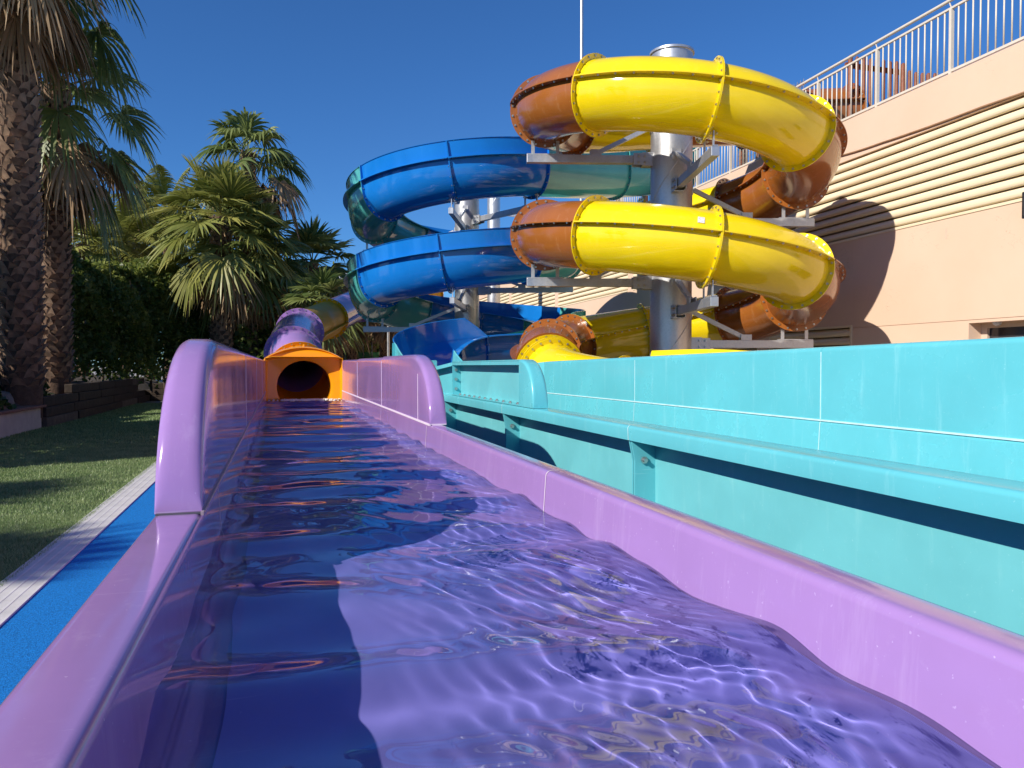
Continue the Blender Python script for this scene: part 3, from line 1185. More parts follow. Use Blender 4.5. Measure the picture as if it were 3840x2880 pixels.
def flume_segment(s0, s1, mat, steps=None, flanges=(1, 1)):
    steps = steps or max(4, int((s1 - s0) / 0.09))
    rows = []
    for i in range(steps + 1):
        s = s0 + (s1 - s0) * i / steps
        p, t, side, up = bp.frame(s)
        hl, hr = wall_heights(s)
        e = 0.004
        line = [(-HW - 0.05, hl + e), (-HW - 0.035, hl + e + 0.01), (-HW - 0.02, hl + e), (-HW, e)] + SH[1:-1] + [(HW, e), (HW + 0.02, hr + e), (HW + 0.035, hr + e + 0.01), (HW + 0.05, hr + e)]
        back = offset_line(line, 0.012)
        ring = line + back[::-1]
        rows.append([p + side * x + up * z for (x, z) in ring])
    m = MB().grid(rows, closed_u=True)
    n = len(rows[0]) // 2
    for r_, fl in ((rows[0], 1), (rows[-1], 0)):
        b = len(m.v)
        m.add(r_, [])
        for i in range(n - 1):
            f = (b + i, b + i + 1, b + 2 * n - 2 - i, b + 2 * n - 1 - i)
            m.f.append(f)
    seg = m.build('flume_segment', mat, bsl, smooth=50, fixn=True)
    # outward lip between the shell and the upper wall, both sides
    for sg in (-1, 1):
        rws = []
        for i in range(steps + 1):
            s = s0 + 0.014 + (s1 - s0 - 0.028) * i / steps
            p, t, side, up = bp.frame(s)
            base = p + side * (sg * (HW - 0.004))
            o2 = p + side * (sg * (HW + 0.125))
            rws.append([base + up * 0.012, o2 + up * 0.004, o2 - up * 0.022, base - up * 0.010])
        MB().grid(rws, closed_u=True).build('lip', mat, seg, smooth=40, fixn=True)
    # end flanges follow the section
    bl = []
    for s, dsg, on in ((s0, 1, flanges[0]), (s1, -1, flanges[1])):
        if not on:
            continue
        p, t, side, up = bp.frame(s)
        hl, hr = wall_heights(s)
        line = [(-HW - 0.02, hl), (-HW, 0.0)] + SH[1:-1] + [(HW, 0.0), (HW + 0.02, hr)]
        out = offset_line(line, 0.075)
        out[0] = (line[0][0] - 0.06, line[0][1])
        out[-1] = (line[-1][0] + 0.06, line[-1][1])
        tt = t * dsg
        rws = []
        for a, b in zip(line, out):
            pa, pb = p + side * a[0] + up * a[1], p + side * b[0] + up * b[1]
            rws.append([pa + tt * 0.001, pb + tt * 0.001, pb + tt * 0.014, pa + tt * 0.014])
        MB().grid(rws, closed_u=True).build('flange', mat, seg, smooth=40, fixn=True)
        for k in range(2, len(line) - 2, 2):
            x = (line[k][0] + out[k][0]) / 2
            z = (line[k][1] + out[k][1]) / 2
            bl.append((p + side * x + up * z + tt * 0.014, tt))
    if bl:
        bolts_mesh(bl).build('bolts', 'bolt', seg, kind='stuff')
    return seg


bounds = [0.0, s_start / 2, s_start]
cols_ = ['teal', 'teal']
deg = 38
k = 0
while deg - 45.5 > -699:
    deg -= 45.5
    bounds.append(s_of(deg))
    cols_.append(['blue', 'blue', 'teal', 'teal'][k % 4])
    k += 1
bounds += [S_END - 0.3, S_TURN - 0.02, S_TURN + 1.2, S_TURN + 2.4, bp.L]
cols_ += ['teal', 'blue', 'blue', 'blue', 'cyan']
for a, b, c in zip(bounds, bounds[1:], cols_):
    if b - a > 0.12:
        flume_segment(a, b, c)

# ------------------------------------------------------------------ yellow slide
YC = Vector((6.14, 11.33, 0))
YR = 2.06
YF = Vector((YC.x, YC.y, 0)).normalized()
YRT = Vector((YF.y, -YF.x, 0))
YZ0, YP = 4.89, 1.99
TR = 0.49
ys_ = thing('yellow_slide', (YC.x - 0.8, YC.y, 0), 'enclosed spiral tube slide in yellow and brown wound round a steel column', 'water slide')


def ypos(deg):
    a = R(deg)
    p = YC + (YRT * math.sin(a) - YF * math.cos(a)) * YR
    p.z = YZ0 - YP * deg / 360
    if deg > 620:
        f = min(1, (deg - 620) / 60)
        p.z -= 0.18 * f * f * (3 - 2 * f)
    return p


pts = []
A0 = -160.0
h0 = ypos(A0)
hd = (YRT * math.cos(R(A0)) + YF * math.sin(R(A0)))
for i in range(12):
    L = 4.4 * (1 - i / 12)
    q = h0 - hd * L
    q.z = h0.z + 0.09 * L
    pts.append(q)
ns = len(pts)
a_ = A0
while a_ <= 692:
    pts.append(ypos(a_))
    a_ += 3
ylast = pts[-1]
hdl = (YRT * math.cos(R(692)) + YF * math.sin(R(692)))
tail = smooth_path([pts[-2], ylast, ylast + hdl * 0.7 + Vector((0, 0, -0.06)), Vector((5.10, 8.0, 0.93)), Vector((5.18, 7.0, 0.92))], 10)[11:]
nt_ = len(pts)
pts += tail
yp = Path(pts)
y_start = float(yp.s[ns])
yper = math.hypot(YR * PI / 180, YP / 360)


def ys_of(deg):
    return y_start + (deg - A0) * yper


segs = [(0.0, y_start * 0.5, 'brown'), (y_start * 0.5, y_start - 0.35, 'brown')]
bd = [-121, -76, -31, 14, 59, 104, 149, 194, 239, 284, 329, 374, 419, 464, 509, 554, 599, 622, 654]
cl = ['yellow', 'brown', 'yellow', 'yellow', 'brown', 'brown', 'yellow', 'yellow', 'brown', 'yellow']
colY = {-121: 'brown', -76: 'brown', -31: 'yellow', 14: 'yellow', 59: 'brown', 104: 'brown', 149: 'yellow', 194: 'yellow', 239: 'brown', 284: 'brown'}
segs.append((y_start - 0.35, ys_of(-121), 'yellow'))
for a, b in zip(bd, bd[1:]):
    key = a
    while key > 284:
        key -= 360
    if a >= 599:
        c = 'brown'
    else:
        c = colY[key]
    segs.append((ys_of(a), ys_of(b), c))
segm = {}
for (a, b, c) in segs:
    segm[round(a, 3)] = tube_segment(ys_, yp, a, b, TR, c, flange=0.08, lip_ang=(15, 165), nb=22)
# white notice on the second front segment
p, t, side, up = yp.frame(ys_of(368))
e = (side * math.cos(R(32)) + up * math.sin(R(32)))
q = e.cross(t).normalized()
c0 = p + e * (TR + 0.004)
m = MB()
m.add([c0 + t * i * 0.045 + q * j * 0.05 + e * k_ for k_ in (-0.004, 0.003) for (i, j) in ((-1, -1), (1, -1), (1, 1), (-1, 1))],
      [(0, 1, 2, 3), (4, 5, 6, 7), (0, 1, 5, 4), (1, 2, 6, 5), (2, 3, 7, 6), (3, 0, 4, 7)])
m.build('sticker', 'sticker', ys_, fixn=True)
# open yellow exit: short collar then a widening trough with a flared right wall
sx = ys_of(654)
tube_segment(ys_, yp, sx, sx + 0.16, TR - 0.03, 'yellow', flange=0.08, lip=False, nb=20)
tube_segment(ys_, yp, sx + 0.16, sx + 1.75, TR - 0.05, 'yellow', flange=0.075, nb=20)
rows = []
for i in range(19):
    f = i / 18
    s = sx + 1.75 + (yp.L - sx - 1.75) * f
    p, t, side, up = yp.frame(s)
    ring = []
    top = 0.36 * (1 - f) ** 4 + 0.04
    for k in range(25):
        a = PI + PI * k / 24
        ring.append(p + side * ((TR + 0.12 * f) * math.cos(a)) + up * (TR * math.sin(a)))
    ring = [p - side * (TR + 0.20 * f + 0.05) + up * (top + 0.09 * math.sin(f * 5)), p - side * (TR + 0.14 * f) + up * (top + 0.06 + 0.09 * math.sin(f * 5))] + ring + [p + side * (TR + 0.14 * f) + up * (top + 0.06), p + side * (TR + 0.20 * f + 0.05) + up * top]
    rows.append(ring)
MB().grid(rows).build('exit_trough', 'yellow', ys_, smooth=40, solid=0.012)
YX = (4.56, 4.67, 5.72, 5.85)
yprof = trough_profile(*YX, RAIL + 0.06, FLOOR)
yj = [-1.2, 1.5, 4.3, 7.02]
for a, b in zip(yj, yj[1:]):
    lane_segment('trough', 'yellow', ys_, yprof, a, b - 0.003)
# flared curving side wall beside the exit
rows = []
for i in range(25):
    f = i / 24
    a = R(200 - 150 * f)
    x = 4.62 + 0.62 * math.cos(a) * 0.9
    y = 7.95 + 0.75 * math.sin(a)
    x = 4.75 + 1.05 * f ** 0.7
    y = 9.3 - 2.3 * f + 0.25 * math.sin(PI * f)
    zt = EYE + 0.20 + 0.03 * math.sin(PI * f) - 0.14 * f * f
    rows.append([(x - 0.10, y - 0.04, zt - 0.34), (x, y, zt - 0.04), (x + 0.02, y + 0.02, zt), (x + 0.10, y + 0.06, zt + 0.004), (x + 0.12, y + 0.07, zt - 0.03)])
MB().grid(rows).build('flared_wall', 'yellow', ys_, smooth=50, solid=0.012)


# ------------------------------------------------------------------ support columns
def column(name, c, rad, top, label, parent=None):
    o = thing(name, (c[0], c[1], 0), label, 'column')
    m = MB()
    n = 48
    prof = [(rad, 0.0), (rad, top)]
    rows = []
    for (r_, z) in ((rad * 1.5, 0.0), (rad * 1.5, 0.03), (rad, 0.031), (rad, top - 0.04), (rad * 1.07, top - 0.035), (rad * 1.07, top), (rad * 0.93, top + 0.001), (rad * 0.93, top - 0.06), (0.001, top - 0.06)):
        rows.append([(c[0] + r_ * math.cos(2 * PI * k / n), c[1] + r_ * math.sin(2 * PI * k / n), z) for k in range(n)])
    m.grid(rows, closed_u=True)
    m.build('post', 'galvanised', o, smooth=40, fixn=True)
    # raised spiral weld
    pts = []
    for i in range(int(top * 40)):
        z = 0.05 + i / 40
        if z > top - 0.05:
            break
        a = z * 2.2 + 1.0
        pts.append((c[0] + (rad + 0.0005) * math.cos(a), c[1] + (rad + 0.0005) * math.sin(a), z))
    MB().rod(pts, 0.006, 5).build('weld_seam', 'galvanised', o, smooth=60)
    return o


def arm(colo, c, rad, target, zb, kind, along):
    """horizontal box arm from the column to below target, with a diagonal brace and a cradle bracket"""
    c = Vector((c[0], c[1], 0))
    d = Vector((target.x - c.x, target.y - c.y, 0))
    L = d.length
    d.normalize()
    s = Vector((-d.y, d.x, 0))
    a = c + d * rad
    a.z = zb
    b = c + d * (L + 0.30)
    b.z = zb
    m = MB().beam(a + d * 0.02, b, 0.11, 0.13)
    ar = m.build('arm', 'galvanised', colo, bevel=0.006)
    # welded gusset plates and bolted joint at the column
    for dz in (0.10, -0.10):
        g0 = a + Vector((0, 0, dz))
        MB().beam(g0 - d * 0.02, g0 + d * 0.16, 0.17, 0.014).build('gusset', 'galvanised', ar)
    for q in (-0.075, 0.075):
        MB().beam(a + s * q - d * 0.015, a + s * q + d * 0.30, 0.012, 0.19).build('gusset', 'galvanised', ar)
    bolts_mesh([(a + s * q_ * 0.081 + d * x_ + Vector((0, 0, z_)), s * q_) for q_ in (-1, 1) for x_ in (0.12, 0.22) for z_ in (-0.05, 0.05)], 0.013, 0.03).build('bolts', 'bolt', ar, kind='stuff')
    # brace above the arm
    if kind:
        k0 = c + d * rad + s * 0.0
        k0.z = zb + 0.52
        k1 = c + d * (rad + (L - rad) * 0.52)
        k1.z = zb + 0.10
        MB().beam(k0 + d * 0.03, k1, 0.065, 0.065).build('brace', 'galvanised', ar)
        MB().beam(k0 - d * 0.02 + Vector((0, 0, -0.09)), k0 - d * 0.02 + Vector((0, 0, 0.09)), 0.15, 0.05, up=tuple(d)).build('gusset', 'galvanised', ar)
        for q in (-0.045, 0.045):
            MB().beam(k1 + s * q - d * 0.08 - Vector((0, 0, 0.03)), k1 + s * q + d * 0.10 - Vector((0, 0, 0.03)), 0.012, 0.17).build('gusset', 'galvanised', ar)
    # cradle: flat bar with two uprights bolted to the flange
    top = target.z - zb
    base = Vector((target.x, target.y, zb + 0.075))
    MB().beam(base - d * 0.28, base + d * 0.30, 0.07, 0.014).build('cradle_bar', 'galvanised', ar)
    for q in (-0.20, 0.20):
        u0 = base + d * q
        hgt = max(0.05, top - 0.075 - math.sqrt(max(0.01, along ** 2 - q * q)) + 0.03)
        MB().beam(u0, u0 + Vector((0, 0, hgt)), 0.055, 0.014, up=tuple(s)).build('upright', 'galvanised', ar)
        bolts_mesh([(u0 + Vector((0, 0, hgt - 0.03)) + s * 0.03, s), (u0 + Vector((0, 0, hgt - 0.03)) - s * 0.03, -s)], 0.012, 0.03).build('bolts', 'bolt', ar, kind='stuff')
    return ar


yc = column('support_column', YC, 0.335, 6.28, 'thick galvanised steel column inside the yellow tube spiral')
for dg in (-76, 14, 104, 194, 284, 374, 464, 554):
    p = ypos(dg)
    zz = p.z - TR - 0.075 - 0.20
    if zz > 0.4:
        arm(yc, YC, 0.335, p, zz, True, TR + 0.05)
bc = column('support_column', BC, 0.31, 5.95, 'galvanised steel column inside the blue open spiral')
for dg in (38, -7.5, -98.5, -189.5, -280.5, -367, -458.5, -549.5):
    p = bpos(dg)
    q = p.copy()
    q.z -= DEP - HW
    zz = p.z - DEP - 0.075 - 0.20
    if zz > 0.5:
        arm(bc, BC, 0.31, q, zz, dg in (-98.5, -280.5, -458.5, -7.5, -367), HW + 0.05)
c2 = column('support_column', (7.7, 27.8), 0.24, 7.75, 'slim galvanised steel column standing behind the blue spiral')
MB().beam((7.7, 27.8, 6.9), (9.8, 27.2, 6.7), 0.12, 0.12).build('arm', 'galvanised', c2)
MB().beam((7.7, 27.8, 6.0), (9.3, 27.35, 6.62), 0.07, 0.07).build('brace', 'galvanised', c2)

# ------------------------------------------------------------------ hotel wall with louvres
BROT = R(-1.7)
BX = 9.02
hb = thing('hotel_building', (BX, 0, 0), 'peach rendered hotel block with cream louvre bands', 'building', rz=BROT)
YA, YB = -6.0, 46.0
LB, LT, TOP = 3.36, 4.72, 5.41
DEPTH = 9.0


def hbox(name, mat, x0, x1, y0, y1, z0, z1, parent=hb, bevel=0.0):
    return MB().box(x0, x1, y0, y1, z0, z1).build(name, mat, parent, local=True, bevel=bevel)


# lower wall, split around the window and the low louvres
W0, W1, WZ = 6.9, 8.51, 1.80
P1 = [(10.89, 13.30), (13.68, 17.6)]
hbox('wall_panel', 'stucco', 0, 0.4, YA, W0, 0, 1.84)
hbox('wall_panel', 'stucco', 0, 0.4, W1, 10.89, 0, 1.84)
hbox('wall_panel', 'stucco', 0, 0.4, W0, W1, 0, 0.8)
hbox('wall_panel', 'stucco', 0, 0.4, W0, W1, WZ, 1.84)
hbox('wall_panel', 'stucco', 0, 0.4, 13.30, 13.68, 0, 1.90)
hbox('wall_panel', 'stucco', 0, 0.4, 17.6, YB, 0, 1.90)
hbox('wall_panel', 'stucco', 0, 0.4, 10.89, 13.30, 0, 0.5)
hbox('wall_panel', 'stucco', 0, 0.4, 13.68, 17.6, 0, 0.5)
hbox('wall_panel', 'stucco', 0, 0.4, YA, 10.89, 1.848, LB)
hbox('wall_panel', 'stucco', 0, 0.4, 10.89, YB, 1.90, LB)
hbox('wall_core', 'stucco', 0.01, 0.36, YA, 10.88, 1.82, 1.87)
hbox('wall_beam', 'stucco', -0.004, 0.4, YA, YB, LT, TOP)
hbox('roof_deck', 'paving', 0.4, DEPTH, YA, YB, TOP - 0.25, TOP - 0.02)
hbox('back_wall', 'facade_pale', DEPTH - 0.3, DEPTH, YA, YB, 0, TOP - 0.25)
hbox('end_wall', 'stucco', 0.4, DEPTH - 0.3, YB - 0.3, YB, 0, TOP - 0.25)
hbox('louvre_back', 'louvre_back', 0.30, 0.36, YA, YB, LB, LT)
hbox('louvre_back', 'louvre_back', 0.30, 0.36, 10.89, 17.6, 0.5, 1.9)
# window
hbox('window_glass', 'window_glass', 0.26, 0.28, W0, W1, 0.8, WZ)
wf = hbox('window_frame', 'window_trim', 0.22, 0.30, W1 - 0.10, W1, 0.8, WZ)
hbox('window_frame', 'window_trim', 0.22, 0.30, W0, W1 - 0.10, WZ - 0.07, WZ)
hbox('window_frame', 'window_trim', 0.22, 0.30, 7.5, 7.57, 0.8, WZ - 0.07)
m = MB()
m.rod([(0.12, 8.16, WZ - 0.002), (0.12, 8.16, WZ - 0.03), (0.12, 8.16, WZ - 0.05)], [0.06, 0.055, 0.02], 12)
m.build('window_lamp', 'sticker', hb, local=True, smooth=50)


def slat_prof(z, h):
    # convex blade: overhanging nose at the bottom, leaning back at the top
    return [(0.085, z + h * 1.06), (0.05, z + h * 1.0), (0.012, z + h * 0.78), (0.0, z + h * 0.52), (0.004, z + h * 0.26), (0.022, z + h * 0.16), (0.05, z + h * 0.17), (0.035, z + h * 0.28), (0.028, z + h * 0.52), (0.042, z + h * 0.76), (0.085, z + h * 0.98)]


def slat(z, h, y0, y1):
    pr = slat_prof(z, h)
    m = MB().extrude(pr, y0, y1)
    k = len(pr)
    m.add([(x, y0, zz) for (x, zz) in pr], [tuple(range(k))])
    m.add([(x, y1, zz) for (x, zz) in pr], [tuple(range(k))[::-1]])
    return m.build('louvre_slat', 'slat_cream', hb, local=True, smooth=50, fixn=True)


piers = [0.2, 6.85, 13.49, 20.13, 26.8, 33.4, 40.0]
for y in piers:
    hbox('pier', 'stucco', 0.002, 0.30, y - 0.18, y + 0.18, LB, LT)
NS = 9
ph = (LT - LB - 0.04) / NS
for i in range(len(piers)):
    y0 = piers[i] + 0.18
    y1 = (piers[i + 1] - 0.18) if i + 1 < len(piers) else YB
    for k in range(NS):
        slat(LB + 0.02 + k * ph, ph, y0, y1)
    hbox('louvre_sill', 'slat_cream', -0.012, 0.10, y0, y1, LB - 0.02, LB + 0.02)
for (y0, y1) in P1:
    for k in range(9):
        slat(0.53 + k * 0.145, 0.145, y0 + 0.06, y1 - 0.06)
    hbox('louvre_frame', 'slat_cream', -0.01, 0.08, y0, y0 + 0.05, 0.5, 1.86)
    hbox('louvre_frame', 'slat_cream', -0.01, 0.08, y1 - 0.05, y1, 0.5, 1.86)
    hbox('louvre_frame', 'slat_cream', -0.01, 0.08, y0, y1, 1.862, 1.899)
# plaster scar
hbox('plaster_patch', 'window_trim', -0.003, 0.004, 8.91, 8.94, 3.05, 3.2)


def to_world(x, y, z):
    c, s = math.cos(BROT), math.sin(BROT)
    return Vector((BX + c * x - s * y, s * x + c * y, z))


# sagging cable along the beam
pts = []
for i in range(120):
    y = 4.5 + i * 0.08
    seg_ = (y - 4.5) % 1.9 / 1.9
    sag = 0.012 * math.sin(PI * seg_)
    drop = 0.10 if 10.6 < y < 12.2 else 0.0
    sm = 0.11 * max(0, min(1, (y - 9.9) / 1.4)) ** 2
    pts.append(to_world(-0.025, y, LT + 0.045 - sag + 0.03 * math.sin(y * 0.7) + sm * 0.6))
cb = MB().rod(pts, 0.012, 6).build('electric_cable', 'cable', None, smooth=60)
tag(cb, 'thin brown cable sagging along the edge above the louvres', 'cable')

# floodlight
fl = thing('floodlight', tuple(to_world(-0.1, 7.42, 3.2)), 'small black floodlight on the peach wall below the louvres', 'floodlight', rz=BROT)
MB().box(-0.05, 0.04, -0.16, 0.16, -0.12, 0.22).build('housing', 'flood_black', fl, local=True, bevel=0.01)
MB().box(-0.054, -0.049, -0.125, 0.125, -0.085, 0.185).build('lens', 'steel_dark', fl, local=True)
MB().box(0.04, 0.11, -0.02, 0.02, 0.03, 0.07).build('bracket', 'flood_black', fl, local=True)

# railing along the terrace edge
rl = thing('railing', tuple(to_world(0.12, 10, TOP)), 'white painted metal balustrade on top of the peach wall', 'railing', rz=BROT)
RY0, RY1 = -4.5, 33.0
PS = 1.5
nP = int((RY1 - RY0) / PS)
MB().box(-0.02, 0.02, RY0 - 10, RY1 - 10, 0.07, 0.105).build('bottom_rail', 'white_paint', rl, local=True)
MB().box(-0.02, 0.02, RY0 - 10, RY1 - 10, 0.98, 1.01).build('top_rail', 'white_paint', rl, local=True)
MB().rod([(0, RY0 - 10, 1.12), (0, RY1 - 10, 1.12)], 0.026, 12).build('handrail', 'white_paint', rl, local=True, smooth=40)
mp_ = MB().box(-0.027, 0.027, -0.022, 0.022, 0.0, 0.99).mesh('post')
mp_.materials.append(MATS['white_paint'])
mb_ = MB().rod([(0, 0, 0.09), (0, 0, 0.99)], 0.0115, 8).mesh('baluster')
mb_.polygons.foreach_set('use_smooth', [True] * len(mb_.polygons))
mb_.materials.append(MATS['white_paint'])
ms_ = MB().beam((0, 0.0, 0.99), (0, 0.05, 1.115), 0.012, 0.012).mesh('stanchion')
ms_.materials.append(MATS['white_paint'])


def inst(name, me, parent, loc):
    o = bpy.data.objects.new(name, me)
    col.objects.link(o)
    o.parent = parent
    o.location = loc
    return o


for i in range(nP + 1):
    y = RY0 + i * PS - 10
    inst('post', mp_, rl, (0, y, 0))
    inst('stanchion', ms_, rl, (0, y, 0))
    if i < nP:
        for k in range(1, 12):
            inst('baluster', mb_, rl, (0, y + k * PS / 12, 0))

# timber palisade on the terrace
FY = 12.3
tf = thing('timber_palisade', (11.2, FY, TOP), 'brown round-topped timber palisade behind the white balustrade', 'fence')
for i in range(14):
    x = 10.45 + i * 0.155
    z1 = (7.12 if i < 9 else 6.98) + rng.uniform(-0.02, 0.02)
    wdt = 0.034 if i % 4 else 0.045
    m = MB().rod([(x, FY, TOP - 0.02), (x, FY, z1 - 0.03), (x, FY, z1)], [wdt, wdt, wdt * 0.5], 10)
    m.build('stake', 'timber_brown', tf, smooth=50)
MB().beam((10.4, FY + 0.07, 6.95), (11.8, FY + 0.07, 6.95), 0.05, 0.09).build('crossbeam', 'timber_brown', tf)
MB().beam((10.4, FY + 0.07, 5.75), (12.6, FY + 0.07, 5.75), 0.05, 0.12).build('crossbeam', 'timber_brown', tf)
tf2 = thing('timber_palisade', (13.2, FY, TOP), 'lower brown timber stakes continuing to a square post', 'fence')
for i in range(9):
    x = 12.65 + i * 0.17
    z1 = 7.0 + rng.uniform(-0.02, 0.02)
    MB().rod([(x, FY + 0.1, TOP - 0.02), (x, FY + 0.1, z1 - 0.03), (x, FY + 0.1, z1)], [0.034, 0.034, 0.02], 10).build('stake', 'timber_brown', tf2, smooth=50)
MB().beam((12.6, FY + 0.17, 6.85), (14.2, FY + 0.17, 6.85), 0.05, 0.1).build('crossbeam', 'timber_brown', tf2)
MB().box(14.15, 14.33, FY, FY + 0.18, TOP - 0.02, 7.2).build('post', 'timber_brown', tf2, bevel=0.01)
# brown gate house posts near the slide starts
tf3 = thing('timber_gateway', (10.2, 16.5, TOP), 'brown timber posts with safety netting at the slide start', 'gateway')
for (x, y) in ((10.1, 14.6), (10.1, 15.3), (10.1, 19.2), (10.1, 20.2), (10.1, 22.0)):
    MB().box(x - 0.07, x + 0.07, y - 0.07, y + 0.07, TOP - 0.02, TOP + 1.9).build('post', 'timber_brown', tf3, bevel=0.008)
MB().beam((10.1, 14.5, TOP + 1.6), (10.1, 22.1, TOP + 1.6), 0.05, 0.14).build('crossbeam', 'timber_brown', tf3)
m = MB()
for i in range(24):
    y = 13.1 + i * 0.10
    m.rod([(10.02, y, TOP), (10.02, y, TOP + 1.5)], 0.006, 4)
for k in range(15):
    m.rod([(10.02, 13.1, TOP + 0.05 + k * 0.1), (10.02, 15.4, TOP + 0.05 + k * 0.1)], 0.006, 4)
m.build('net', 'net', tf3)

# lamp mast
lm = thing('lamp_mast', (10.6, 26.3, TOP - 0.02), 'tall slender grey lamp mast rising behind the yellow spiral', 'lamp mast')
MB().rod([(10.6, 26.3, TOP - 0.03), (10.6, 26.3, 12), (10.6, 26.3, 22)], [0.075, 0.065, 0.05], 14).build('pole', 'galvanised', lm, smooth=40)
MB().rod([(10.6, 26.3, TOP - 0.03), (10.6, 26.3, TOP + 0.02)], 0.16, 14).build('base_plate', 'galvanised', lm)
MB().beam((9.9, 26.3, 22.0), (11.4, 26.3, 22.0), 0.08, 0.08).build('crossarm', 'galvanised', lm)
MB().box(9.8, 10.2, 26.1, 26.5, 21.6, 21.95).build('lamp_head', 'flood_black', lm, bevel=0.02)
MB().box(11.1, 11.5, 26.1, 26.5, 21.6, 21.95).build('lamp_head', 'flood_black', lm, bevel=0.02)

# ------------------------------------------------------------------ garden edge on the left
sw = thing('sleeper_wall', (-4.35, 24, 0), 'low retaining wall of stacked dark timber sleepers', 'retaining wall')
for row in range(4):
    y = 17.0 - row * 0.6 if row else 16.9
    y = 16.9
    k = 0
    while y < 27:
        L = rng.uniform(1.9, 2.7) if row % 2 else rng.uniform(2.2, 2.9)
        off = rng.uniform(-0.02, 0.02)
        if row < 3 or y > 18.2:
            mt = 'sleeper_pale' if rng.random() < 0.18 else 'sleeper'
            MB().box(-4.46 + off - row * 0.03, -4.30 + off - row * 0.03, y + 0.008, y + L - 0.008, row * 0.20 + 0.004 - 0.01 * (row == 0), row * 0.20 + 0.195).build('sleeper', mt, sw, bevel=0.012)
        y += L
        k += 1
for row in range(3):
    x = -4.28
    while x < -0.75:
        L = min(rng.uniform(1.2, 1.9), -0.6 - x)
        MB().box(x + 0.008, x + L - 0.008, 29.2 + rng.uniform(-0.02, 0.02) + row * 0.03, 29.4 + row * 0.03, row * 0.20, row * 0.20 + 0.195).build('sleeper', 'sleeper', sw, bevel=0.012)
        x += L
gw = thing('garden_wall', (-4.8, 12, 0), 'low pale rendered garden wall with a reddish tile cap', 'garden wall')
MB().box(-4.75, -4.40, 4.0, 16.86, -0.02, 0.40).build('wall', 'render_white', gw, bevel=0.015)
for i in range(26):
    MB().box(-4.80, -4.34, 4.0 + i * 0.5, 4.0 + i * 0.5 + 0.49, 0.402, 0.45).build('cap_tile', 'cap_tile', gw, bevel=0.008)
m = MB().box(-16, -4.47, 3.0, 40, -0.02, 0.36)
m.box(-4.47, -0.6, 29.42, 40, -0.02, 0.36)
so = m.build('planting_bed', 'soil')
struct(so)
rows = []
for i in range(60):
    y = 3.5 + i * 0.55
    rw_ = []
    for k in range(12):
        x = -4.5 - k * 0.35
        z = 0.37 + 0.45 * (1 - math.exp(-k * 0.45)) + rng.uniform(-0.05, 0.07)
        if k == 0:
            z = 0.36
        rw_.append((x, y, z))
    rows.append(rw_)
so = MB().grid(rows, flip=True).build('soil_bank', 'soil', None, smooth=60)
struct(so)


def boulder(c, r, seed):
    rg = random.Random(seed)
    m = MB()
    rows = []
    ph_ = [rg.uniform(0, 6) for _ in range(6)]
    for i in range(9):
        b = PI * i / 8
        row = []
        for k in range(14):
            a = 2 * PI * k / 14
            q = 1 + 0.14 * math.sin(2 * a + ph_[0]) * math.sin(b) + 0.10 * math.sin(3 * a + ph_[1] + b * 2) + 0.07 * math.sin(5 * b + ph_[2])
            row.append((c[0] + r * q * math.sin(b) * math.cos(a), c[1] + r * 1.3 * q * math.sin(b) * math.sin(a), c[2] + r * 0.7 * q * math.cos(b)))
        rows.append(row)
    m.grid(rows, closed_u=True)
    return m.build('rock', 'stone', None, smooth=40, fixn=True)


tag(boulder((-4.95, 15.9, 0.52), 0.32, 1), 'rounded grey rock resting behind the garden wall cap', 'rock', 'rocks in the planting bed')
tag(boulder((-4.9, 18.1, 0.72), 0.26, 2), 'small brown rock on the soil behind the sleepers', 'rock', 'rocks in the planting bed')


# leaf clouds
def leaves(P, size, tint, up_bias=0.3, elong=1.7, rg=None, tris=False):
    rg = rg or r_
    n = len(P)
    nrm = rg.normal(0, 1, (n, 3))
    nrm[:, 2] += up_bias
    nrm /= np.linalg.norm(nrm, axis=1)[:, None]
    t = rg.normal(0, 1, (n, 3))
    t -= nrm * np.sum(t * nrm, 1)[:, None]
    t /= np.linalg.norm(t, axis=1)[:, None]
    b = np.cross(nrm, t)
    s = size * rg.uniform(0.6, 1.3, n)
    L = (s * elong / 2)[:, None]
    W = (s / 2)[:, None]
    q = np.stack([P - t * L, P - b * W + t * L * 0.1 + nrm * W * 0.3, P + t * L, P + b * W + t * L * 0.1 + nrm * W * 0.3], 1).reshape(-1, 3)
    F = np.arange(n * 4).reshape(-1, 4)
    return q, F, np.repeat(tint, 4)


def wob(y, z, ph=0.0):
    return 0.28 * np.sin(y * 1.1 + ph) + 0.22 * np.sin(y * 2.7 + 1.3 * z + ph) + 0.16 * np.sin(z * 3.3 + y * 0.6) + 0.12 * np.sin(5.1 * y + 2 * z)


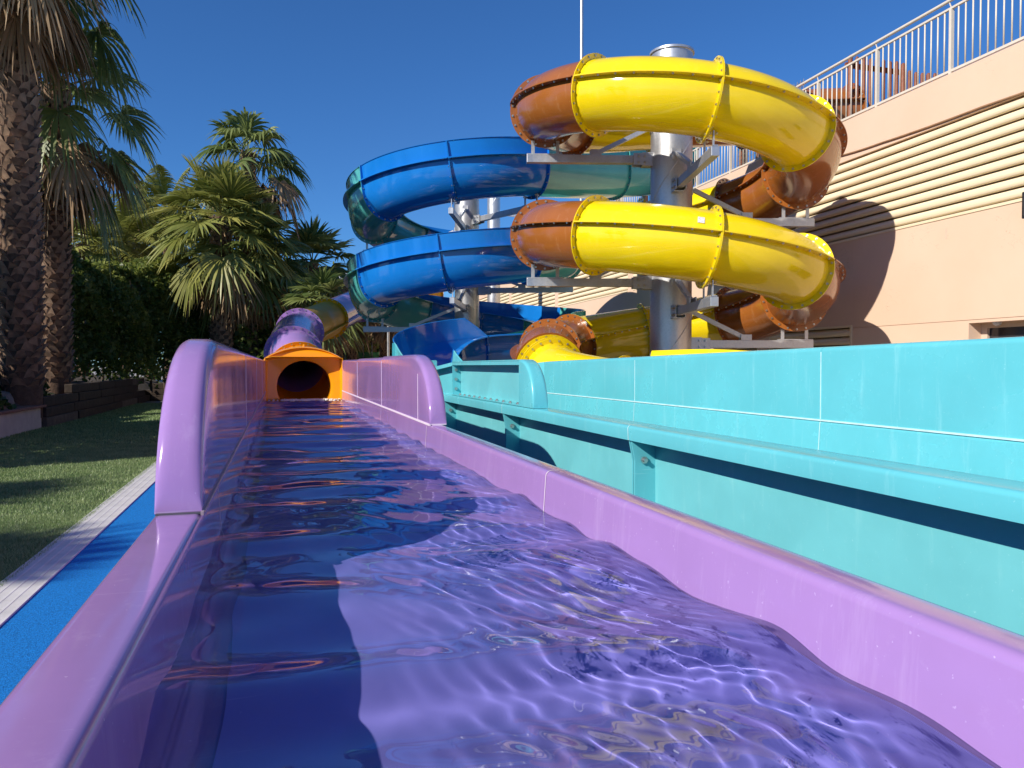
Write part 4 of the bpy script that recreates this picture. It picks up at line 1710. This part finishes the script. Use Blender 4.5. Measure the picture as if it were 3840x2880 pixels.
def hedge(name, line, depth, z0, h0, h1, n, size, label, seed=1):
    """foliage along a plan line; its face is on the right of the line's direction"""
    rg = np.random.default_rng(seed)
    L_ = np.array(line, dtype=float)
    sl = np.concatenate([[0], np.cumsum(np.linalg.norm(np.diff(L_, axis=0), axis=1))])
    tot_ = sl[-1]

    def at(s_):
        x_, y_ = np.interp(s_, sl, L_[:, 0]), np.interp(s_, sl, L_[:, 1])
        x2, y2 = np.interp(np.minimum(s_ + 0.3, tot_), sl, L_[:, 0]), np.interp(np.minimum(s_ + 0.3, tot_), sl, L_[:, 1])
        x1, y1 = np.interp(np.maximum(s_ - 0.3, 0), sl, L_[:, 0]), np.interp(np.maximum(s_ - 0.3, 0), sl, L_[:, 1])
        tx, ty = x2 - x1, y2 - y1
        l_ = np.hypot(tx, ty)
        return x_, y_, ty / l_, -tx / l_

    mid = at(np.array([tot_ / 2]))
    h = thing(name, (float(mid[0][0]), float(mid[1][0]), 0.36), label, 'hedge')
    s_ = rg.uniform(0, tot_, n)
    ztop = h0 + (h1 - h0) * s_ / tot_ + 0.16 * np.sin(1.3 * s_) + 0.12 * np.sin(3.1 * s_) + 0.08 * np.sin(7.7 * s_ + 1)
    z = z0 + (ztop - z0) * rg.random(n) ** 0.85
    dep = np.minimum(rg.exponential(0.30, n), depth)
    sh = np.clip((z - (ztop - 0.8)) / 0.8, 0, 1.1)
    off = wob(s_, z) * 0.6 - dep - 0.7 * sh ** 1.8
    tm = rg.random(n) < 0.22
    z[tm] = ztop[tm] + rg.normal(0.03, 0.12, tm.sum())
    off[tm] = -0.6 - rg.uniform(0, depth, tm.sum())
    keep = (z > 1.5) | (rg.random(n) < np.clip((z - 0.5) / 1.3, 0.12, 1) ** 1.3)
    s_, z, off, ztop = s_[keep], z[keep], off[keep], ztop[keep]
    n = len(z)
    px_, py_, nx, ny = at(s_)
    P = np.stack([px_ + nx * off, py_ + ny * off, z], 1)
    tint = np.clip(0.15 + 0.35 * (wob(s_ * 1.3, z * 1.7, 2.0) > 0.1) * rg.random(n) + 0.45 * np.clip((z - ztop + 1.1) / 1.1, 0, 1) * rg.random(n) + rg.normal(0, 0.12, n), 0, 1)  # leaf colour lightened towards the top to stand for sunlit tips
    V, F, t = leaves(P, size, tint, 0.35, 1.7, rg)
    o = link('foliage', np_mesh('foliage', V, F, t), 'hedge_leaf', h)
    o['kind'] = 'stuff'
    m = MB()
    rr = random.Random(seed)
    q = 0.2
    while q < tot_:
        x_, y_, nx, ny = [float(v[0]) for v in at(np.array([q]))]
        x_ -= nx * depth * 0.4
        y_ -= ny * depth * 0.4
        zt = h0 + (h1 - h0) * q / tot_ - 0.4
        pts = [(x_ + rr.uniform(-0.1, 0.1) * k, y_ + rr.uniform(-0.12, 0.12) * k, 0.3 + (zt - 0.3) * k / 5) for k in range(6)]
        MB().rod(pts, [0.05, 0.042, 0.035, 0.03, 0.022, 0.012], 6).build('stem', 'bark', h, smooth=60)
        for _ in range(5):
            k = rr.randint(1, 4)
            a = Vector(pts[k])
            bb = a + Vector((nx * rr.uniform(-0.2, 0.55) + rr.uniform(-0.4, 0.4), ny * rr.uniform(-0.2, 0.55) + rr.uniform(-0.4, 0.4), rr.uniform(0.3, 0.9)))
            m.rod([a, (a + bb) / 2 + Vector((0, 0, -0.05)), bb], [0.016, 0.012, 0.005], 5, cap=False)
        q += rr.uniform(0.45, 0.8)
    m.build('twigs', 'bark', h, kind='stuff')
    return h


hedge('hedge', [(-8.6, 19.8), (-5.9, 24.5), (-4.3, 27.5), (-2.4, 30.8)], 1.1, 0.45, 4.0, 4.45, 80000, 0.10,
      'tall dense hedge with sunlit tips tinted into its top behind the sleeper wall', seed=4)
hedge('hedge', [(-5.7, 9.0), (-5.7, 16.2)], 0.9, 0.45, 3.8, 3.9, 26000, 0.10,  # mostly out of view, added to cast shade on the lawn
      'mostly unseen hedge added along the low rendered garden wall to shade the lawn', seed=6)
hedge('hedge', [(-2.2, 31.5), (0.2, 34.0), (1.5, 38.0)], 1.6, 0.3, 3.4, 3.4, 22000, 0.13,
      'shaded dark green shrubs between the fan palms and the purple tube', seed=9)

# ivy spilling over the low wall
rg = np.random.default_rng(12)
n = 9000
yy = rg.uniform(13.0, 18.6, n)
ww = rg.random(n)
zz = 0.42 + 1.5 * ww * (0.75 + 0.25 * np.sin(yy * 1.4))
xx = -4.62 - 0.55 * ww ** 0.8 + 0.22 * np.sin(yy * 2.1 + zz * 2) - rg.exponential(0.10, n)
keep = ~((yy > 15.0) & (zz < 0.75) & (rg.random(n) < 0.85))
iv = thing('ivy', (-4.8, 14.5, 0.4), 'dark green ivy mound spilling down behind the low garden wall', 'ivy')
V, F, t = leaves(np.stack([xx, yy, zz], 1)[keep], 0.115, np.clip(rg.normal(0.35, 0.25, n), 0, 1)[keep], 0.8, 1.15, rg)
o = link('foliage', np_mesh('foliage', V, F, t), 'ivy_leaf', iv)
o['kind'] = 'stuff'
for k in range(8):
    y = 13.2 + k * 0.65
    MB().rod([(-5.0, y, 0.4), (-4.9, y + 0.2, 0.9), (-5.0, y + 0.3, 1.5)], [0.02, 0.015, 0.006], 6).build('stem', 'bark', iv, smooth=60)


# ------------------------------------------------------------------ palms
def fan_frond(base, az, el, pet, fan, droop, rr, nl=26, spread=118, limp=1.0):
    """fan-palm frond as strips in world space; returns verts, quads, tint"""
    d = Vector((math.cos(az) * math.cos(el), math.sin(az) * math.cos(el), math.sin(el)))
    side = d.cross(Vector((0, 0, 1)))
    if side.length < 1e-3:
        side = Vector((1, 0, 0))
    side.normalize()
    V, F, T = [], [], []
    # petiole
    pts = []
    sag = droop * 0.35 * pet
    for i in range(6):
        f = i / 5
        p = base + d * (pet * f)
        p.z -= sag * f * f
        pts.append(p)
    hub = pts[-1]
    d2 = (pts[-1] - pts[-2]).normalized()
    up = side.cross(d2).normalized()
    for i, p in enumerate(pts):
        w_ = 0.028 * (1 - 0.5 * i / 5)
        b = len(V)
        V += [p - side * w_, p + side * w_, p + up * w_ * 0.8]
        T += [0.75, 0.75, 0.75]
        if i:
            F += [(b - 3, b - 2, b + 1, b), (b - 2, b - 1, b + 2, b + 1), (b - 1, b - 3, b, b + 2)]
    tl = rr.uniform(0.15, 0.75)
    tilt = rr.uniform(-0.25, 0.25)
    for k in range(nl):
        a = R(-spread + 2 * spread * (k + 0.5) / nl + rr.uniform(-2.5, 2.5))
        ld = (d2 * math.cos(a) + side * math.sin(a) + up * (0.25 * abs(math.sin(a)) + tilt * math.sin(a))).normalized()
        L = fan * (0.62 + 0.38 * math.cos(a * 0.62)) * rr.uniform(0.88, 1.08)
        ls = ld.cross(up)
        if ls.length < 1e-3:
            ls = side.copy()
        ls.normalize()
        pl = (0.55 if k % 2 else -0.55)
        ls = (ls + up * pl).normalized()
        hw = L * math.tan(R(spread / nl)) * 1.25
        dr = droop * rr.uniform(0.7, 1.35)
        n_ = 6
        for i in range(n_ + 1):
            f = i / n_
            p = hub + ld * (L * f)
            p -= ld * (L * 0.35 * (limp - 1) * max(0, f - 0.45) ** 1.5)
            p.z -= dr * L * 0.75 * limp * max(0, f - 0.25) ** 1.8
            # keep strip length when it droops hard
            if f < 0.5:
                w_ = hw * f * 1.0 + 0.004
            else:
                w_ = hw * 0.5 * (1 - (f - 0.5) / 0.5) ** 0.8 + 0.002
            b = len(V)
            V += [p - ls * w_, p + ls * w_]
            tt = tl + rr.uniform(-0.12, 0.12) + (0.25 if f > 0.8 else 0)
            T += [tt, tt]
            if i:
                F.append((b - 2, b - 1, b + 1, b))
    return V, F, T


def feather_frond(base, az, el, L, droop, rr, nl=48):
    d = Vector((math.cos(az) * math.cos(el), math.sin(az) * math.cos(el), math.sin(el)))
    side = d.cross(Vector((0, 0, 1))).normalized()
    V, F, T = [], [], []
    pts = []
    for i in range(13):
        f = i / 12
        p = base + d * (L * f)
        p.z -= droop * L * f ** 2.0
        pts.append(p)
    for i, p in enumerate(pts):
        w_ = 0.022 * (1 - 0.85 * i / 12)
        b = len(V)
        V += [p - side * w_, p + side * w_, p + Vector((0, 0, w_))]
        T += [0.6] * 3
        if i:
            F += [(b - 3, b - 2, b + 1, b), (b - 2, b - 1, b + 2, b + 1), (b - 1, b - 3, b, b + 2)]
    for k in range(nl):
        f = 0.16 + 0.82 * k / nl
        j = f * 12
        i0 = min(11, int(j))
        p = pts[i0].lerp(pts[i0 + 1], j - i0)
        t = (pts[i0 + 1] - pts[i0]).normalized()
        for sg in (-1, 1):
            ld = (side * sg + t * 0.7 + Vector((0, 0, rr.uniform(0.0, 0.45)))).normalized()
            LL = L * 0.24 * math.sin(PI * (0.12 + 0.85 * f)) * rr.uniform(0.8, 1.15)
            tt = rr.uniform(0.2, 0.8)
            for i in range(4):
                g_ = i / 3
                q = p + ld * (LL * g_)
                q.z -= 0.65 * LL * g_ ** 2
                w_ = 0.030 * (1 - g_) ** 0.6 + 0.003
                b = len(V)
                V += [q - t * w_, q + t * w_]
                T += [tt, tt]
                if i:
                    F.append((b - 2, b - 1, b + 1, b))
    return V, F, T


def palm(x, y, z0, htop, rad, label, name='palm_tree', nf=34, fan=0.85, pet=1.1, boots=True, dead=10, seed=1, lean=(0, 0), green='palm_green', kind='fan', elmin=-35, group='palms behind the hedge', boot_from=0.3, nl=26, fronds=True, limp=1.0):
    rr = random.Random(seed)
    t = thing(name, (x, y, z0), label, 'palm tree', group)
    top = Vector((x + lean[0], y + lean[1], htop))
    bot = Vector((x, y, z0 - 0.3))
    pts, rs = [], []
    for i in range(11):
        f = i / 10
        p = bot.lerp(top, f)
        p += Vector((lean[0], lean[1], 0)) * (f * f - f) * 0.3
        pts.append(p)
        rs.append(rad * (1.12 - 0.22 * f) * (1 + 0.03 * math.sin(i * 2.2)))
    MB().rod(pts, rs, 18).build('trunk', 'trunk_fibre', t, smooth=60)
    if boots:
        # criss-cross of old leaf bases up the trunk
        m = MB()
        z = z0 + boot_from
        j = 0
        H = htop - z0
        while z < htop - 0.05:
            f = (z - bot.z) / (top.z - bot.z)
            c = bot.lerp(top, f) + Vector((lean[0], lean[1], 0)) * (f * f - f) * 0.3
            rr_ = rad * (1.12 - 0.22 * f)
            nb = 9
            for k in range(nb):
                a = 2 * PI * (k + (0.5 if j % 2 else 0)) / nb + rr.uniform(-0.12, 0.12)
                e = Vector((math.cos(a), math.sin(a), 0))
                s = Vector((-math.sin(a), math.cos(a), 0)) * (1 if rr.random() < 0.5 else -1)
                w_ = rr_ * rr.uniform(0.40, 0.58)
                hgt = rad * rr.uniform(0.42, 0.72)
                out = rad * rr.uniform(0.16, 0.36)
                b0 = c + e * rr_ * 0.93
                p1, p2 = b0 - s * w_ * 0.75, b0 + s * w_ * 0.75
                tip = c + e * (rr_ + out) + s * w_ * 0.35 + Vector((0, 0, hgt))
                tip2 = c + e * (rr_ + out * 0.85) - s * w_ * 0.30 + Vector((0, 0, hgt * 0.75))
                bk = c + e * rr_ * 0.9 + Vector((0, 0, hgt * 0.8))
                m.add([p1, p2, tip, tip2, bk], [(0, 1, 2, 3), (3, 2, 4), (1, 4, 2), (0, 3, 4)])
            z += rad * 0.42
            j += 1
        m.build('leaf_bases', 'leaf_base', t, kind='stuff')
    if not fronds:
        return t
    ga = 2.399
    for k in range(nf + dead):
        az = k * ga + rr.uniform(-0.2, 0.2)
        if k < nf:
            f = k / nf
            el = R(80 + (elmin - 80) * f ** 0.85 + rr.uniform(-8, 8))
            if kind == 'fan':
                V, F, T = fan_frond(top + Vector((0, 0, -0.25 * f)), az, el, pet * rr.uniform(0.8, 1.15) * (0.7 + 0.4 * f), fan * rr.uniform(0.85, 1.1), 0.35 + 0.65 * f + rr.uniform(-0.1, 0.15), rr, nl, limp=limp * rr.uniform(0.85, 1.15))
            else:
                V, F, T = feather_frond(top, az, el * 0.9, pet * rr.uniform(0.85, 1.15), 0.35 + 0.3 * f, rr)
            mt = green if not (f > 0.75 and rr.random() < 0.25) else 'palm_dead'
        else:
            el = R(rr.uniform(-78, -30))
            V, F, T = fan_frond(top + Vector((0, 0, -0.35 - 0.25 * rr.random())), az, el, pet * rr.uniform(0.5, 0.9), fan * rr.uniform(0.75, 0.95), 0.9, rr, nl, limp=limp)
            mt = 'palm_dead'
        me = bpy.data.meshes.new('frond')
        me.from_pydata([tuple(v) for v in V], [], F)
        a = me.attributes.new('tint', 'FLOAT', 'POINT')
        a.data.foreach_set('value', T)
        link('frond', me, mt, t)
    return t


x, y = -4.73, 16.89
palm(x, y, 0.5, 9.4, 0.31, 'thick rough palm trunk standing at the end of the garden wall', seed=11, nf=34, fan=1.1, pet=1.3, dead=12, elmin=-40, lean=(0.0, 0.1), limp=1.6, nl=36)
x, y = -4.9, 19.87
palm(x, y, 0.5, 7.5, 0.28, 'palm with drooping shaggy fronds right beside the thick trunk', seed=23, nf=36, fan=1.2, pet=1.5, dead=13, elmin=-60, lean=(0.1, 0), limp=1.55, nl=36)
x, y = -1.12, 32.72
palm(x, y, 0.5, 9.7, 0.26, 'tall ragged palm with brown hanging fronds above the hedge', seed=31, nf=22, fan=1.45, pet=1.45, dead=26, elmin=-40, limp=1.7, nl=30)
x, y = -1.99, 29.85
palm(x, y, 0.4, 6.6, 0.34, 'broad bright green fan palm standing at the end of the hedge', seed=47, nf=46, fan=1.35, pet=1.75, dead=12, elmin=-48, green='palm_yellow', nl=32)
x, y = -1.08, 30.62
palm(x, y, 0.4, 5.7, 0.30, 'second fan palm crowded against the broad bright one', seed=48, nf=36, fan=1.3, pet=1.65, dead=10, elmin=-50, nl=30)
x, y = 1.39, 34.05
palm(x, y, 0.3, 5.6, 0.24, 'small distant fan palm beside the white roofed building', seed=53, nf=32, fan=1.35, pet=1.45, dead=10)
x, y = 1.44, 27.77
palm(x, y, 0.3, 3.5, 0.2, 'low fan palm growing beside the purple tube', seed=59, nf=24, fan=0.9, pet=0.9, dead=8)
x, y = -4.69, 36.94
palm(x, y, 0.4, 8.0, 0.16, 'slender feather palm behind the broad fan palm', seed=61, nf=32, pet=3.0, dead=0, kind='feather', boots=False, green='palm_yellow', elmin=-15)
x, y = -5.94, 34.18
palm(x, y, 0.4, 6.2, 0.16, 'feather palm with arching fronds above the middle of the hedge', seed=67, nf=34, pet=3.2, dead=0, kind='feather', boots=False, green='palm_yellow', elmin=-20)
x, y = -6.79, 31.3
palm(x, y, 0.4, 5.6, 0.2, 'short palm peeping over the hedge behind the shaggy one', seed=71, nf=26, fan=0.8, pet=0.9, dead=10, green='palm_yellow')
x, y = -5.94, 40.44
palm(x, y, 0.4, 6.8, 0.2, 'far feather palm with yellowish fronds behind the hedge', seed=73, nf=34, pet=3.4, dead=0, kind='feather', boots=False, green='palm_yellow', elmin=-25)
palm(-7.2, 13.7, 0.4, 6.3, 0.26, 'unseen palm added behind the garden wall hedge to shade the purple tube', seed=79, nf=34, fan=1.1, pet=1.5, dead=12, green='palm_yellow', limp=1.4)  # out of view, added so its shadow falls on the purple tube
# garden palms left of the lawn, out of the picture, whose shadows lie on it
palm(-12.9, 0.3, 0.0, 6.6, 0.26, 'palm standing in the garden left of the lawn', seed=83, nf=30, fan=1.0, pet=1.3, dead=10)
palm(-14.5, 2.9, 0.0, 7.0, 0.26, 'taller palm standing in the garden left of the lawn', seed=89, nf=30, fan=1.0, pet=1.3, dead=10)
# palms beyond the slides
for i, (x, y, hh, lb) in enumerate(((2.64, 36.81, 4.2, 'far palm just beyond the orange tube section'), (3.08, 34.58, 3.9, 'far palm in front of the green fence beside the first trestle'), (4.96, 38.19, 4.6, 'far palm at the end of the green fence'), (4.84, 33.01, 4.2, 'leaning far palm seen right under the lowest teal curve'), (4.74, 41.4, 4.5, 'far palm behind the green fence'))):
    palm(x, y, 0.0, hh, 0.2, lb, seed=100 + i, nf=20, fan=0.85, pet=0.9, dead=6, group='palms in the far garden', nl=18)


# broadleaf shrubs / trees far off
def bush(name, x, y, z0, rx, rz, n, size, label, seed, mat='hedge_leaf', cat='shrub', trunk=0.0):
    rg = np.random.default_rng(seed)
    t = thing(name, (x, y, 0), label, cat, None)
    ncl = 14
    cc = rg.normal(0, 0.45, (ncl, 3)) * np.array([rx, rx, rz])
    idx = rg.integers(0, ncl, n)
    P = cc[idx] + rg.normal(0, 0.26, (n, 3)) * np.array([rx, rx, rz])
    P += np.array([x, y, z0 + rz])
    P[:, 2] = np.maximum(P[:, 2], 0.05)
    tint = np.clip(rg.normal(0.35, 0.22, n) + 0.1 * (cc[idx][:, 2] / rz), 0, 1)
    V, F, tt = leaves(P, size, tint, 0.4, 1.6, rg)
    o = link('crown', np_mesh('crown', V, F, tt), mat, t)
    o['kind'] = 'stuff'
    MB().rod([(x, y, -0.05), (x + 0.1, y, z0 + rz * 0.6), (x, y + 0.1, z0 + rz * 1.3)], [0.12, 0.08, 0.03], 8).build('trunk', 'bark', t, smooth=60)
    for k in range(6):
        a = k * 1.05
        MB().rod([(x, y, z0 + rz * 0.4), (x + 0.6 * rx * math.cos(a), y + 0.6 * rx * math.sin(a), z0 + rz * 1.2)], [0.04, 0.012], 6).build('limb', 'bark', t, smooth=60)
    return t


for i, (x, y, rx, rz, z0, lb) in enumerate(((-0.15, 30.34, 1.3, 1.5, 0.2, 'rounded shrub left of the rising purple tube'),
                                           (3.33, 40.78, 1.3, 1.2, 0.2, 'shrub behind the steel trestle under the purple tube'),
                                           (4.75, 44.52, 1.6, 1.4, 0.2, 'shrub behind the green fence screen'),
                                           (6.61, 43.96, 1.8, 1.6, 0.2, 'broad shrub left of the blue column'),
                                           (1.2, 47.69, 3.0, 2.6, 0.5, 'leafy tree behind the orange tube section'),
                                           (-1.73, 50.66, 3.4, 2.8, 0.5, 'dark leafy tree behind the tall ragged palm'),
                                           (-5.66, 49.76, 3.2, 2.6, 0.3, 'leafy tree behind the feather palms'),
                                           (9.07, 49.49, 2.6, 2.4, 0.4, 'leafy tree far behind the blue column'))):
    bush('shrub', x, y, z0, rx, rz, 2600, 0.16 if y < 43 else 0.22, lb, 200 + i)

# ------------------------------------------------------------------ far buildings and fence
def far_block(name, x0, x1, y, h, label, mat='facade_pale', roof='roof_white', depth=8, storeys=2):
    b = thing(name, ((x0 + x1) / 2, y, 0), label, 'building')
    MB().box(x0, x1, y, y + depth, 0, h).build('wall', mat, b)
    rf = MB().box(x0 - 0.6, x1 + 0.6, y - 0.9, y + depth, h + 0.002, h + 0.55).build('roof', roof, b)
    nW = max(2, int((x1 - x0) / 2.6))
    for s in range(storeys):
        zc = h * (s + 0.5) / storeys
        for k in range(nW):
            xc = x0 + (x1 - x0) * (k + 0.5) / nW
            w_ = MB().box(xc - 0.75, xc + 0.75, y - 0.06, y + 0.02, zc - 0.75, zc + 0.7).build('window', 'white_paint', b)
            MB().box(xc - 0.65, xc + 0.65, y - 0.075, y - 0.055, zc - 0.65, zc + 0.6).build('pane', 'window_glass', w_)
        MB().box(x0, x1, y - 0.9, y - 0.002, zc - 1.0, zc - 0.88).build('balcony', 'roof_white', b)
        MB().box(x0, x1, y - 0.9, y - 0.86, zc - 0.87, zc - 0.1).build('balcony_railing', 'facade_grey', b)
    return b


far_block('apartment_block', -1.23, 6.7, 58.56, 7.6, 'pale far apartment block with white roof behind the small palm')
far_block('apartment_block', -20.62, -14.93, 58.84, 9.2, 'grey apartment block behind the two big palm trunks', 'facade_grey', depth=10, storeys=3)
far_block('apartment_block', 7.39, 15.19, 62.26, 3.6, 'low pale building seen below the blue spiral', storeys=1)
x0, y0 = 3.2, 39.77
x1, y1 = 5.47, 39.08
gf = thing('screen_fence', ((x0 + x1) / 2, y0, 0), 'green mesh screened fence beyond the slides', 'fence')
nseg = 5
for k in range(nseg):
    a = x0 + (x1 - x0) * k / nseg
    b = x0 + (x1 - x0) * (k + 1) / nseg
    MB().box(a + 0.03, b - 0.03, y0, y0 + 0.03, 0.1, 1.9).build('screen', 'green_screen', gf)
    MB().rod([(a, y0 + 0.02, 0), (a, y0 + 0.02, 2.4)], 0.035, 8).build('post', 'steel_dark', gf)
